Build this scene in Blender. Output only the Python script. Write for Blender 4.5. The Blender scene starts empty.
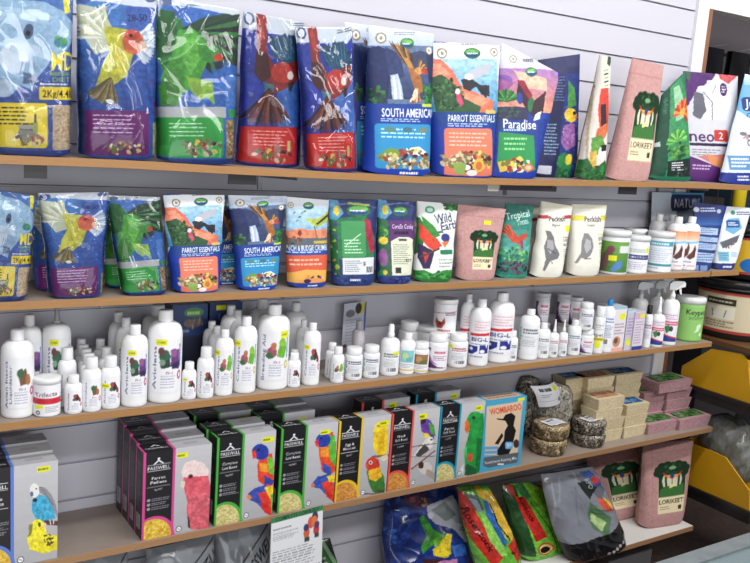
import bpy, math, random
import numpy as np
from mathutils import Vector
C = bpy.context.scene.collection
PI = math.pi
EYE = 1.62                      # eye height of the photographer, metres
random.seed(7)
# ---------------------------------------------------------------- camera
CAM = dict(d=1.8973, f=862.2401, yaw=.5859, pitch=.1688, roll=.0709)
def _basis():
    y, p, r = CAM['yaw'], CAM['pitch'], CAM['roll']
    fw = np.array([math.sin(y)*math.cos(p), math.cos(y)*math.cos(p), -math.sin(p)])
    rt = np.cross(fw, [0, 0, 1]); rt /= np.linalg.norm(rt); up = np.cross(rt, fw)
    return rt*math.cos(r)+up*math.sin(r), -rt*math.sin(r)+up*math.cos(r), fw
RT, UP, FW = _basis()
CP = np.array([0, -CAM['d'], EYE])
def ray(x, y): return FW+RT*(x-375)/CAM['f']-UP*(y-281.5)/CAM['f']
def hitY(x, y, Y):
    d = ray(x, y); return CP+d*((Y-CP[1])/d[1])
def hitZ(x, y, Z):
    d = ray(x, y); return CP+d*((Z-CP[2])/d[2])
def hitX(x, y, X):
    d = ray(x, y); return CP+d*((X-CP[0])/d[0])
def proj(p):
    v = np.array(p)-CP; w = v@FW
    return 375+CAM['f']*(v@RT)/w, 281.5-CAM['f']*(v@UP)/w, w
def colX(px, Y, Z):             # world X of a picture column at depth Y, height Z
    lo, hi = -3., 8.
    for _ in range(50):
        m = (lo+hi)/2
        if proj((m, Y, Z))[0] < px: lo = m
        else: hi = m
    return lo
cam = bpy.data.cameras.new('camera'); co = bpy.data.objects.new('camera', cam); C.objects.link(co)
cam.sensor_width = 36; cam.lens = CAM['f']/750*36; cam.clip_start = .05; cam.clip_end = 60
from mathutils import Matrix
M4 = Matrix(((RT[0], UP[0], -FW[0], CP[0]), (RT[1], UP[1], -FW[1], CP[1]), (RT[2], UP[2], -FW[2], CP[2]), (0, 0, 0, 1)))
co.matrix_world = M4
bpy.context.scene.camera = co
# ---------------------------------------------------------------- shelf heights
ZS = {2: EYE-.401, 3: EYE-.6657, 4: EYE-1.0055, 5: EYE-1.40}
_sx = []; _sz = []
for p in [(0, 155), (120, 159.8), (240, 167), (420, 176.6), (520, 179.2), (600, 180.6), (697, 183)]:
    h = hitY(p[0], p[1], 0); _sx.append(h[0]); _sz.append(h[2])
def shelf_z(k, X):
    return float(np.interp(X, _sx, _sz)) if k == 1 else ZS[k]
# ---------------------------------------------------------------- materials
def lin(c):
    c = np.asarray(c, float)/255.
    return np.where(c <= .04045, c/12.92, ((c+.055)/1.055)**2.4)
MATS = {}
def mat(name, col=None, rough=.5, coat=0., metal=0., bump=0., bscale=60., noise=0., spec=.5, alpha=1., trans=0., stretch=None, coatr=.08):
    if name in MATS: return MATS[name]
    m = bpy.data.materials.new(name); m.use_nodes = True; nt = m.node_tree; b = nt.nodes['Principled BSDF']
    b.inputs['Roughness'].default_value = rough; b.inputs['Metallic'].default_value = metal
    b.inputs['Coat Weight'].default_value = coat; b.inputs['Coat Roughness'].default_value = coatr
    b.inputs['Specular IOR Level'].default_value = spec
    b.inputs['Alpha'].default_value = alpha; b.inputs['Transmission Weight'].default_value = trans
    tc = nt.nodes.new('ShaderNodeTexCoord'); src = tc.outputs['Object']
    if stretch:
        mp = nt.nodes.new('ShaderNodeMapping'); mp.inputs['Scale'].default_value = stretch
        nt.links.new(src, mp.inputs['Vector']); src = mp.outputs['Vector']
    if col is None:
        a = nt.nodes.new('ShaderNodeVertexColor'); a.layer_name = 'Col'; out = a.outputs['Color']
    else:
        a = nt.nodes.new('ShaderNodeRGB'); a.outputs[0].default_value = (*lin(col), 1); out = a.outputs[0]
    if noise:
        n = nt.nodes.new('ShaderNodeTexNoise'); n.inputs['Scale'].default_value = bscale; n.inputs['Detail'].default_value = 4
        nt.links.new(src, n.inputs['Vector'])
        r = nt.nodes.new('ShaderNodeMapRange'); r.inputs['From Min'].default_value = .3; r.inputs['From Max'].default_value = .7
        r.inputs['To Min'].default_value = 1-noise; r.inputs['To Max'].default_value = 1+noise*.4
        nt.links.new(n.outputs['Fac'], r.inputs['Value'])
        v = nt.nodes.new('ShaderNodeVectorMath'); v.operation = 'SCALE'
        nt.links.new(out, v.inputs[0]); nt.links.new(r.outputs['Result'], v.inputs['Scale']); out = v.outputs['Vector']
    nt.links.new(out, b.inputs['Base Color'])
    if bump:
        n = nt.nodes.new('ShaderNodeTexNoise'); n.inputs['Scale'].default_value = bscale; n.inputs['Detail'].default_value = 3
        nt.links.new(src, n.inputs['Vector'])
        bp = nt.nodes.new('ShaderNodeBump'); bp.inputs['Strength'].default_value = bump; bp.inputs['Distance'].default_value = .004
        nt.links.new(n.outputs['Fac'], bp.inputs['Height']); nt.links.new(bp.outputs['Normal'], b.inputs['Normal'])
    MATS[name] = m; return m
def wrap_mat():
    m = bpy.data.materials.new('clear_film'); m.use_nodes = True; nt = m.node_tree; nt.nodes.clear()
    o = nt.nodes.new('ShaderNodeOutputMaterial'); t = nt.nodes.new('ShaderNodeBsdfTransparent'); g = nt.nodes.new('ShaderNodeBsdfGlossy')
    g.inputs['Roughness'].default_value = .05; lw = nt.nodes.new('ShaderNodeFresnel'); lw.inputs['IOR'].default_value = 1.42
    t.inputs['Color'].default_value = (.96, .97, .98, 1)
    n = nt.nodes.new('ShaderNodeTexNoise'); n.inputs['Scale'].default_value = 9; n.inputs['Detail'].default_value = 1; n.inputs['Distortion'].default_value = .8
    tc = nt.nodes.new('ShaderNodeTexCoord'); nt.links.new(tc.outputs['Object'], n.inputs['Vector'])
    b = nt.nodes.new('ShaderNodeBump'); b.inputs['Strength'].default_value = .35; b.inputs['Distance'].default_value = .006
    nt.links.new(n.outputs['Fac'], b.inputs['Height'])
    for q in (lw, g): nt.links.new(b.outputs['Normal'], q.inputs['Normal'])
    mx = nt.nodes.new('ShaderNodeMixShader'); nt.links.new(lw.outputs[0], mx.inputs[0])
    nt.links.new(t.outputs[0], mx.inputs[1]); nt.links.new(g.outputs[0], mx.inputs[2]); nt.links.new(mx.outputs[0], o.inputs['Surface'])
    MATS['clear_film'] = m; return m
FILM = mat('printed_film', None, .42, 0, bump=.06, bscale=22, spec=.3)
GLOSS = mat('shiny_sack_film', None, .2, .4, bump=.1, bscale=16, spec=.4)
SATIN = mat('satin_film', None, .5, 0, bump=.05, bscale=24, spec=.3)
CARD = mat('printed_card', None, .42, .1)
PAPER = mat('kraft_paper', None, .85, bump=.3, bscale=120, spec=.2)
LABEL = mat('printed_label', None, .45)
PLAST = mat('white_plastic', (236, 237, 238), .38)
CAPM = mat('cap_plastic', (228, 229, 230), .45)
CLEAR = wrap_mat()
# ---------------------------------------------------------------- mesh makers
def obj(name, me, m, parent=None, loc=None):
    o = bpy.data.objects.new(name, me); C.objects.link(o)
    if m is not None:
        for k in (m if isinstance(m, (list, tuple)) else [m]): me.materials.append(k)
    if parent: o.parent = parent
    if loc is not None: o.location = loc
    return o
def tag(o, label=None, cat=None, group=None, kind=None):
    if label: o['label'] = label
    if cat: o['category'] = cat
    if group: o['group'] = group
    if kind: o['kind'] = kind
    return o
def empty(name, loc, label, cat, group=None, rz=0):
    o = bpy.data.objects.new(name, None); C.objects.link(o); o.location = loc; o.rotation_euler = (0, 0, rz)
    o.empty_display_size = .05
    return tag(o, label, cat, group)
def vnoise(U, V, fx, fy, seed):
    r = np.random.RandomState(seed); n = 40
    L = r.rand(n, n)
    x = U*fx; y = V*fy; xi = np.floor(x).astype(int); yi = np.floor(y).astype(int)
    a = x-xi; b = y-yi; a = a*a*(3-2*a); b = b*b*(3-2*b)
    g = lambda i, j: L[i % n, j % n]
    return (g(xi, yi)*(1-a)+g(xi+1, yi)*a)*(1-b)+(g(xi, yi+1)*(1-a)+g(xi+1, yi+1)*a)*b
class MB:                        # mesh collector: grids with colours, boxes, lathes
    def __init__(s): s.v = []; s.f = []; s.c = []; s.m = []; s.sm = []; s.n = 0
    def add(s, v, f, col=(200, 200, 200), mi=0, smooth=True):
        v = np.asarray(v, float).reshape(-1, 3); s.v.append(v)
        c = np.asarray(col, float)
        s.c.append(np.tile(c, (len(v), 1)) if c.ndim == 1 else c)
        for q in f: s.f.append([i+s.n for i in q])
        s.m += [mi]*len(f); s.sm += [smooth]*len(f); s.n += len(v)
    def grid(s, P, col, mi=0, smooth=True, flip=False):      # P (nv,nu,3)
        nv, nu = P.shape[:2]; i = np.arange(nv*nu).reshape(nv, nu)
        q = np.stack([i[:-1, :-1], i[:-1, 1:], i[1:, 1:], i[1:, :-1]], -1).reshape(-1, 4)
        if flip: q = q[:, ::-1]
        c = np.asarray(col, float)
        s.add(P.reshape(-1, 3), q.tolist(), c if c.ndim == 1 else c.reshape(-1, 3), mi, smooth)
    def box(s, a, b, col=(200, 200, 200), mi=0):
        x0, y0, z0 = a; x1, y1, z1 = b
        v = [(x0, y0, z0), (x1, y0, z0), (x1, y1, z0), (x0, y1, z0), (x0, y0, z1), (x1, y0, z1), (x1, y1, z1), (x0, y1, z1)]
        s.add(v, [(0, 3, 2, 1), (4, 5, 6, 7), (0, 1, 5, 4), (1, 2, 6, 5), (2, 3, 7, 6), (3, 0, 4, 7)], col, mi, False)
    def lathe(s, prof, seg=28, col=(200, 200, 200), mi=0, c=(0, 0, 0), sy=1., rib=0., caps=True):
        a = np.arange(seg)*2*PI/seg; v = []
        for r, z in prof:
            rr = r*(1+(rib*(np.arange(seg) % 2) if rib else 0))
            v.append(np.stack([c[0]+rr*np.cos(a), c[1]+rr*np.sin(a)*sy, np.full(seg, c[2]+z)], -1))
        v = np.concatenate(v); f = []
        for j in range(len(prof)-1):
            for i in range(seg):
                k = (i+1) % seg; f.append((j*seg+i, j*seg+k, (j+1)*seg+k, (j+1)*seg+i))
        if caps:
            f.append(tuple(range(seg))[::-1]); t = (len(prof)-1)*seg; f.append(tuple(range(t, t+seg)))
        s.add(v, f, col, mi, True)
    def tube(s, pts, r, col=(200, 200, 200), seg=8, mi=0):
        pts = [Vector(p) for p in pts]; v = []; f = []
        for i, p in enumerate(pts):
            d = (pts[min(i+1, len(pts)-1)]-pts[max(i-1, 0)]).normalized()
            a = d.cross(Vector((0, 0, 1)) if abs(d.z) < .9 else Vector((1, 0, 0))).normalized(); b = d.cross(a)
            for k in range(seg):
                t = 2*PI*k/seg; v.append(tuple(p+a*math.cos(t)*r+b*math.sin(t)*r))
        for i in range(len(pts)-1):
            for k in range(seg):
                q = (k+1) % seg; f.append((i*seg+k, i*seg+q, (i+1)*seg+q, (i+1)*seg+k))
        f.append(tuple(range(seg))); f.append(tuple(range((len(pts)-1)*seg, len(pts)*seg)))
        s.add(v, f, col, mi, True)
    def prism(s, pts, x0, x1, col, mi=0, axis=0):      # outline in the two other axes, extruded along axis
        n = len(pts); v = []
        for x in (x0, x1):
            for p in pts:
                q = list(p); q.insert(axis, x); v.append(q)
        f = [tuple(range(n))[::-1], tuple(range(n, 2*n))]+[(i, (i+1) % n, n+(i+1) % n, n+i) for i in range(n)]
        s.add(v, f, col, mi, False)
    def mesh(s, name='m', origin=(0, 0, 0)):
        me = bpy.data.meshes.new(name); V = np.concatenate(s.v)-np.array(origin)
        lens = np.array([len(q) for q in s.f]); idx = np.concatenate([np.array(q) for q in s.f]) if len(set(lens)) > 1 else np.array(s.f).ravel()
        me.vertices.add(len(V)); me.vertices.foreach_set('co', V.ravel())
        me.loops.add(len(idx)); me.loops.foreach_set('vertex_index', idx.astype(np.int32))
        me.polygons.add(len(lens)); st = np.concatenate([[0], np.cumsum(lens)[:-1]])
        me.polygons.foreach_set('loop_start', st.astype(np.int32)); me.polygons.foreach_set('loop_total', lens.astype(np.int32))
        me.polygons.foreach_set('use_smooth', np.array(s.sm, bool)); me.polygons.foreach_set('material_index', np.array(s.m, np.int32))
        a = me.color_attributes.new('Col', 'FLOAT_COLOR', 'POINT')
        cc = np.ones((len(V), 4), np.float32); cc[:, :3] = lin(np.concatenate(s.c)); a.data.foreach_set('color', cc.ravel())
        me.update(calc_edges=True); me.validate(); return me
# ---------------------------------------------------------------- printed artwork, painted as colours on a fine grid
_tx = {}
def glyphs(t, bold):
    k = (t, bold)
    if k in _tx: return _tx[k]
    cu = bpy.data.curves.new('t', 'FONT'); cu.body = t; cu.size = 1; cu.resolution_u = 2; cu.offset = bold; cu.align_x = 'LEFT'
    o = bpy.data.objects.new('t', cu); C.objects.link(o)
    dg = bpy.context.evaluated_depsgraph_get(); dg.update()
    me = bpy.data.meshes.new_from_object(o.evaluated_get(dg)); me.calc_loop_triangles()
    v = np.array([tuple(q.co)[:2] for q in me.vertices]).reshape(-1, 2); tr = [tuple(q.vertices) for q in me.loop_triangles]
    bpy.data.objects.remove(o); bpy.data.curves.remove(cu); bpy.data.meshes.remove(me)
    _tx[k] = (v, tr); return _tx[k]
class Art:
    SS = 2
    def __init__(s, nu, nv, quad=((0, 0), (100, 0), (100, 100), (0, 100)), crop=(0, 0, 1), bg=(200, 200, 200), seed=1):
        s.nu, s.nv = nu, nv; s.W, s.H = nu*s.SS, nv*s.SS
        s.im = np.tile(np.array(bg, float), (s.H, s.W, 1)); s.q = [np.array(p, float) for p in quad]; s.crop = crop; s.r = random.Random(seed)
    def uv(s, pts):
        ox, oy, k = s.crop; P = np.asarray(pts, float)/k+np.array([ox, oy])
        TL, TR, BR, BL = s.q; uv = np.full(P.shape, .5)
        for _ in range(6):
            u = uv[:, :1]; v = uv[:, 1:]
            F = (TL*(1-u)+TR*u)*(1-v)+(BL*(1-u)+BR*u)*v-P
            du = (TR-TL)*(1-v)+(BR-BL)*v; dv = (BL*(1-u)+BR*u)-(TL*(1-u)+TR*u)
            det = du[:, 0]*dv[:, 1]-du[:, 1]*dv[:, 0]
            uv[:, 0] -= (F[:, 0]*dv[:, 1]-F[:, 1]*dv[:, 0])/det; uv[:, 1] -= (du[:, 0]*F[:, 1]-du[:, 1]*F[:, 0])/det
        return uv*np.array([s.W, s.H])
    def _fill(s, p, c):
        x0, y0 = np.maximum(np.floor(p.min(0)).astype(int), 0); x1 = min(int(math.ceil(p[:, 0].max())), s.W); y1 = min(int(math.ceil(p[:, 1].max())), s.H)
        if x1 <= x0 or y1 <= y0: return
        X, Y = np.meshgrid(np.arange(x0, x1)+.5, np.arange(y0, y1)+.5); m = np.zeros(X.shape, bool); n = len(p)
        for i in range(n):
            a = p[i]; b = p[(i+1) % n]
            if a[1] == b[1]: continue
            m ^= ((Y >= min(a[1], b[1])) & (Y < max(a[1], b[1])) & (X < a[0]+(Y-a[1])*(b[0]-a[0])/(b[1]-a[1])))
        s.im[y0:y1, x0:x1][m] = c
    def P(s, pts, c): s._fill(s.uv(pts), c); return s
    def R(s, x0, y0, x1, y1, c): return s.P([(x0, y0), (x1, y0), (x1, y1), (x0, y1)], c)
    def E(s, cx, cy, rx, ry, c, rot=0, n=20):
        r = math.radians(rot)
        return s.P([(cx+rx*math.cos(t)*math.cos(r)-ry*math.sin(t)*math.sin(r), cy+rx*math.cos(t)*math.sin(r)+ry*math.sin(t)*math.cos(r)) for t in [2*PI*i/n for i in range(n)]], c)
    def L(s, pts, w, c):
        for a, b in zip(pts[:-1], pts[1:]):
            dx, dy = b[0]-a[0], b[1]-a[1]; l = math.hypot(dx, dy) or 1; nx, ny = -dy/l*w/2, dx/l*w/2
            s.P([(a[0]+nx, a[1]+ny), (b[0]+nx, b[1]+ny), (b[0]-nx, b[1]-ny), (a[0]-nx, a[1]-ny)], c)
        return s
    def RR(s, x0, y0, x1, y1, r, c):
        pts = []
        for cx, cy, a in ((x1-r, y0+r, -90), (x1-r, y1-r, 0), (x0+r, y1-r, 90), (x0+r, y0+r, 180)):
            for k in range(5): t = math.radians(a+k*22.5); pts.append((cx+r*math.cos(t), cy+r*math.sin(t)))
        return s.P(pts, c)
    def T(s, t, cx, cy, h, c, w=None, rot=0, bold=.01):
        v, tr = glyphs(t, bold*.4)
        if not len(v): return s
        v = v.copy(); mn, mx = v.min(0), v.max(0); k = h/.73
        sx = k if w is None else w/(mx[0]-mn[0])
        q = np.stack([(v[:, 0]-(mn[0]+mx[0])/2)*sx, -(v[:, 1]-.365)*k], -1); r = math.radians(rot)
        q = np.stack([cx+q[:, 0]*math.cos(r)-q[:, 1]*math.sin(r), cy+q[:, 0]*math.sin(r)+q[:, 1]*math.cos(r)], -1)
        p = s.uv(q)
        for a in tr: s._fill(p[list(a)], c)
        return s
    def G(s, x0, y0, x1, y1, c0, c1, n=20):
        for i in range(n):
            t = i/(n-1); s.R(x0, y0+(y1-y0)*i/n, x1, y0+(y1-y0)*(i+1)/n+.3, [a*(1-t)+b*t for a, b in zip(c0, c1)])
        return s
    def S(s, x0, y0, x1, y1, cols, n, sz):      # speckle: seeds, pellets, foliage
        for _ in range(n):
            a = s.r.random()*180; z = sz*(.6+.8*s.r.random())
            s.E(x0+(x1-x0)*s.r.random(), y0+(y1-y0)*s.r.random(), z, z*.6, s.r.choice(cols), a, 7)
        return s
    def SE(s, cx, cy, rx, ry, cols, n, sz):
        for _ in range(n):
            t = s.r.random()*2*PI; k = math.sqrt(s.r.random()); z = sz*(.6+.8*s.r.random())
            s.E(cx+rx*k*math.cos(t), cy+ry*k*math.sin(t), z, z*.6, s.r.choice(cols), s.r.random()*180, 7)
        return s
    def X(s, x0, y0, x1, y1, c, rows, fill=.55, rot=0):        # lines of small print
        dh = (y1-y0)/rows
        for j in range(rows):
            x = x0; y = y0+dh*j; end = x1-(x1-x0)*.3*s.r.random()
            while x < end:
                w = (x1-x0)*(.05+.1*s.r.random()); s.R(x, y+dh*.2, min(x+w, end), y+dh*(.2+fill), c); x += w+(x1-x0)*.025
        return s
    def F(s, rx, ry, a0, a1, l0, l1, n, cols, w):   # fan of feathers from a root point
        for i in range(n):
            t = i/(n-1); a = math.radians(a0+(a1-a0)*t); l = l0+(l1-l0)*t; dx, dy = math.cos(a), math.sin(a)
            s.P([(rx-dy*w*.3, ry+dx*w*.3), (rx+dx*l*.85-dy*w, ry+dy*l*.85+dx*w), (rx+dx*l, ry+dy*l), (rx+dx*l*.85+dy*w, ry+dy*l*.85-dx*w), (rx+dy*w*.3, ry-dx*w*.3)], cols[i % len(cols)])
        return s
    def wp(s, amp=1.0, mot=.13):            # make hand-laid shapes of a printed picture organic: warp edges, mottle tones
        v, u = np.meshgrid(np.linspace(0, 1, s.H), np.linspace(0, 1, s.W), indexing='ij'); sd = s.r.randint(0, 999)
        f = s.W/10.; g = s.H/10.; A = amp*2.6
        dx = (vnoise(u, v, f, g, sd)-.5)*A+(vnoise(u, v, f*3, g*3, sd+1)-.5)*A*.8; dy = (vnoise(u, v, f, g, sd+2)-.5)*A+(vnoise(u, v, f*3, g*3, sd+3)-.5)*A*.8
        xi = np.clip((np.arange(s.W)[None]+dx).round().astype(int), 0, s.W-1); yi = np.clip((np.arange(s.H)[:, None]+dy).round().astype(int), 0, s.H-1)
        im = s.im[yi, xi]; k = 1+mot*((vnoise(u, v, f*.8, g*.8, sd+4)-.5)*1.6+(vnoise(u, v, f*3.5, g*3.5, sd+5)-.5)*1.5)
        sat = np.clip((im.max(-1)-im.min(-1))/70.-.15, .06, 1); k = 1+(k-1)*sat; s.im = np.clip(im*k[..., None], 6, 244); return s
    def out(s):
        return s.im.reshape(s.nv, s.SS, s.nu, s.SS, 3).mean((1, 3))
# ---------------------------------------------------------------- bags
def pouch(name, quad, k, YL, YR, lean, T, art, label, cat='bag', group=None, m=None, T_top=.004, back=(90, 90, 100), wr=.0025, box=3.0, seed=1, wrap=False, wraptop=0, zoff=0, gus=.75, tuck=.0, wrx=4, wry=5, side=None, bow=0.):
    """stand-up bag: quad = corners of its face TL,TR,BR,BL as measured; stands on shelf k with its foot at depths YL..YR"""
    TL, TR, BR, BL = quad
    z = shelf_z(k, colX((BL[0]+BR[0])/2, (YL+YR)/2, ZS.get(k, EYE-.1)))+zoff+.0006
    xl = colX(BL[0], YL, z); xr = colX(BR[0], YR, z)
    hl = hitY(TL[0], TL[1], YL+lean); hr = hitY(TR[0], TR[1], YR+lean)
    bl, br, tl, tr = np.array([xl, YL, z]), np.array([xr, YR, z]), hl, hr
    n = np.cross(br-bl, [0, 0, 1.]); n /= np.linalg.norm(n)             # points to the aisle
    a = art if isinstance(art, np.ndarray) else art.out()
    a = 250*(a/250)**(1.0 if m is PAPER else 1.15); a = a*(1 if m is PAPER else .86)+(0 if m is PAPER else .14)*a.mean(-1, keepdims=True)   # inks a little deeper and greyer than picked
    nv, nu = a.shape[:2]
    U, V = np.meshgrid(np.linspace(0, 1, nu), np.linspace(1, 0, nv))    # row 0 = top
    def sheet(U, V, sgn):
        B = (bl+(br-bl)*U[..., None])*(1-V[..., None])+(tl+(tr-tl)*U[..., None])*V[..., None]
        d = np.abs(2*U-1); s = np.maximum(1-d**(box*1.6), 0)**(1/1.6)
        t = T_top+(T-T_top)*np.clip((1-V)/.85, 0, 1)**.75
        t = t*(1-(1-gus)*np.exp(-V/.06))
        env = np.clip((1-V)*6, 0, 1)
        w1 = (1-np.abs(2*vnoise(U+.3*V, V, wrx, wry, seed)-1))**2+.25*(1-np.abs(2*vnoise(U-.5*V, V+.4*U, wrx*2, wry*2, seed+3)-1))**2
        w0 = vnoise(U, V, 2.2, 2.6, seed+9)-.5
        dn = sgn*(t*s)+ (w1*wr*.62*(.35+.65*env)*sgn+w0*wr*2*env)*np.minimum(1, s*1.6+.12)
        P = B+n*dn[..., None]
        # slightly wavy side seams and a foot that curves under
        w = (vnoise(U*0+.5*(U > .5), V, 3, 6, seed+5)-.5)*.006*(d**3)*np.sin(np.clip(V, 0, 1)*PI)
        P = P+((br-bl)/np.linalg.norm(br-bl))*w[..., None]*np.sign(U-.5)[..., None]
        P = P+((br-bl)/np.linalg.norm(br-bl))*(bow*np.sin(np.clip(V, 0, 1)*PI)**.8*(2*U-1))[..., None]
        lift = .010*np.exp(-V/.035)*(d**4)
        P[..., 2] += lift*(1 if gus > .3 else 0)
        return P
    org = (bl+br)/2
    b = MB(); b.grid(sheet(U, V, 1), a, 0, flip=True)
    U2, V2 = np.meshgrid(np.linspace(0, 1, 25), np.linspace(1, 0, 31)); b.grid(sheet(U2, V2, -1), back, 0)
    # foot panel
    e = np.linspace(0, 1, 25); z0 = np.zeros(25); f1 = sheet(e[None], z0[None], 1)[0]; f2 = sheet(e[None], z0[None], -1)[0]
    b.grid(np.stack([f1, f2]), back, 0, flip=True)
    f1 = sheet(e[None], z0[None]+1, 1)[0]; f2 = sheet(e[None], z0[None]+1, -1)[0]; b.grid(np.stack([f1, f2]), back, 0)
    o = obj(name, b.mesh(name, org), m or FILM, None, org); tag(o, label, cat, group)
    if wrap:
        b = MB(); U3, V3 = np.meshgrid(np.linspace(-.02, 1.02, 110), np.linspace(1+wraptop, .004, 170))
        def ws(sg):
            P = sheet(np.clip(U3, 0, 1), np.clip(V3, 0, 1), sg)+n*(.0035*sg)
            rr = random.Random(seed+7); r = .5*(1-np.abs(2*vnoise(U3+.6*V3, V3-.2*U3, 3, 4, seed+20)-1))**6
            for _ in range(11):
                cx, cy, an, L_ = rr.random(), rr.random(), rr.choice([1, -1])*rr.uniform(.7, 1.45), rr.uniform(.12, .4)
                du, dv = U3-cx, (V3-cy)*1.6; al = du*math.cos(an)+dv*math.sin(an); ac = -du*math.sin(an)+dv*math.cos(an)+.25*(al**2)
                r = r+np.exp(-np.abs(ac)/.006)*np.clip(1-(np.abs(al)/L_)**2, 0, 1)*rr.uniform(.5, 1.)
            P = P+n*(sg*.004*r)[..., None]; ex = np.clip(V3-1, 0, 1); P[..., 2] += ex*.3; P[..., 0] += (U3-np.clip(U3, 0, 1))*.12
            return P
        b.grid(ws(1), (230, 230, 235), 0, flip=True)
        w = obj('plastic_wrap', b.mesh('plastic_wrap', org), CLEAR, o)
    return o
def plain(c, n=3): return np.tile(np.array(c, float), (n, n, 1))
WH = (236, 236, 240); BK = (22, 22, 26); YE = (226, 230, 24)
def px2(quad, k=2.0):          # grid resolution from printed size in the picture
    w = abs(quad[1][0]-quad[0][0]+quad[2][0]-quad[3][0])/2; h = abs(quad[3][1]-quad[0][1]+quad[2][1]-quad[1][1])/2
    return max(12, int(w*k)), max(12, int(h*k))
def art(quad, crop, bg, k=2.0, seed=1): k = max(k, 2.0); return Art(*px2(quad, k), quad, crop, bg, seed)
FOOD = [(205, 190, 140), (170, 60, 50), (230, 205, 90), (120, 140, 60), (235, 230, 210), (150, 110, 70), (90, 40, 60)]
SEED = [(205, 185, 150), (180, 155, 115), (225, 210, 175), (150, 120, 85), (120, 130, 80)]
def food(a, x0, y0, x1, y1, n=26, sz=None):
    sz = sz or (x1-x0)*.07
    a.SE((x0+x1)/2, (y0+y1)/2, (x1-x0)/2, (y1-y0)/2, FOOD, n, sz)
def badge(a, x, y, r): a.E(x, y, r, r*1.05, (150, 140, 110)); a.E(x, y, r*.72, r*.75, (226, 226, 222)); a.E(x, y, r*.3, r*.4, (150, 140, 110))
def logo(a, x, y, rx, ry): a.E(x, y, rx, ry, (30, 120, 70)); a.E(x, y-ry*.25, rx*.8, ry*.5, (110, 180, 90)); a.E(x, y+ry*.35, rx*.75, ry*.35, (20, 80, 140)); a.X(x-rx*.7, y-ry*.15, x+rx*.7, y+ry*.25, WH, 1)
# ---- pellet bags in clear wrap: grey parrot, lovebird, green parrot, red macaw
qMD = [(-16, -8), (73, -7), (70, 157), (-12, 155)]
def a_md():
    a = art(qMD, (0, 0, 3.52), (58, 86, 165))
    a.G(-60, -40, 262, 330, (70, 120, 190), (62, 92, 172))
    a.P([(-60, -30), (60, 0), (150, 8), (215, 40), (256, 90), (248, 150), (215, 190), (165, 215), (140, 250), (110, 285), (100, 318), (60, 300), (25, 340), (-60, 350)], (150, 182, 208))
    a.P([(-60, 20), (60, 30), (120, 40), (180, 60), (150, 90), (90, 70), (-60, 70)], (172, 200, 220))
    a.E(40, 205, 50, 55, (198, 210, 222)); a.E(92, 112, 17, 28, (70, 92, 125), 15); a.E(90, 118, 8, 10, (20, 24, 40)); a.P([(10, 170), (60, 150), (130, 160), (140, 205), (90, 190), (50, 195)], (182, 200, 216))
    for i in range(9): a.L([(70+i*14, 215+i*2), (60+i*13, 260-i*4)], 3, (115, 145, 178))
    a.P([(70, 255), (110, 262), (112, 290), (70, 296)], (88, 112, 150)); a.P([(0, 280), (40, 290), (20, 340), (-60, 345), (-60, 290)], (180, 196, 214))
    a.P([(215, -30), (243, -30), (240, 45), (222, 52)], (228, 214, 50))
    a.E(205, 150, 26, 18, (60, 140, 150)); a.E(215, 145, 12, 10, (90, 170, 80)); a.E(190, 132, 8, 6, (110, 185, 80))
    a.wp(); a.T('MD', 213, 213, 66, (240, 220, 40), w=86, bold=.04)
    a.T('MAINTENANCE', 210, 259, 14, (170, 205, 70), w=92); a.T('DIET', 207, 279, 16, (170, 205, 70), w=70)
    a.X(128, 291, 250, 301, WH, 1)
    a.RR(124, 305, 275, 350, 6, (240, 215, 45)); a.T('2Kg/4.4lb', 196, 328, 26, (40, 35, 30), w=120, bold=.02)
    a.RR(-60, 362, 153, 520, 12, (240, 218, 45)); a.X(-40, 374, 110, 444, (80, 70, 40), 5, .4)
    a.E(78, 470, 28, 30, (120, 120, 110)); a.E(78, 446, 28, 8, (175, 175, 165)); a.R(103, 425, 118, 490, (170, 180, 110)); a.R(106, 400, 114, 430, (40, 45, 40))
    food(a, 40, 470, 150, 512, 26, 9)
    a.RR(171, 368, 248, 527, 10, (205, 182, 152)); a.S(175, 372, 244, 522, [(205, 184, 154), (190, 166, 132), (216, 198, 170), (172, 146, 112)], 240, 5)
    a.R(-60, 530, 262, 580, (45, 70, 150)); return a
qNB = [(76, -7), (157, -4), (154.5, 159), (78, 157)]
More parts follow.
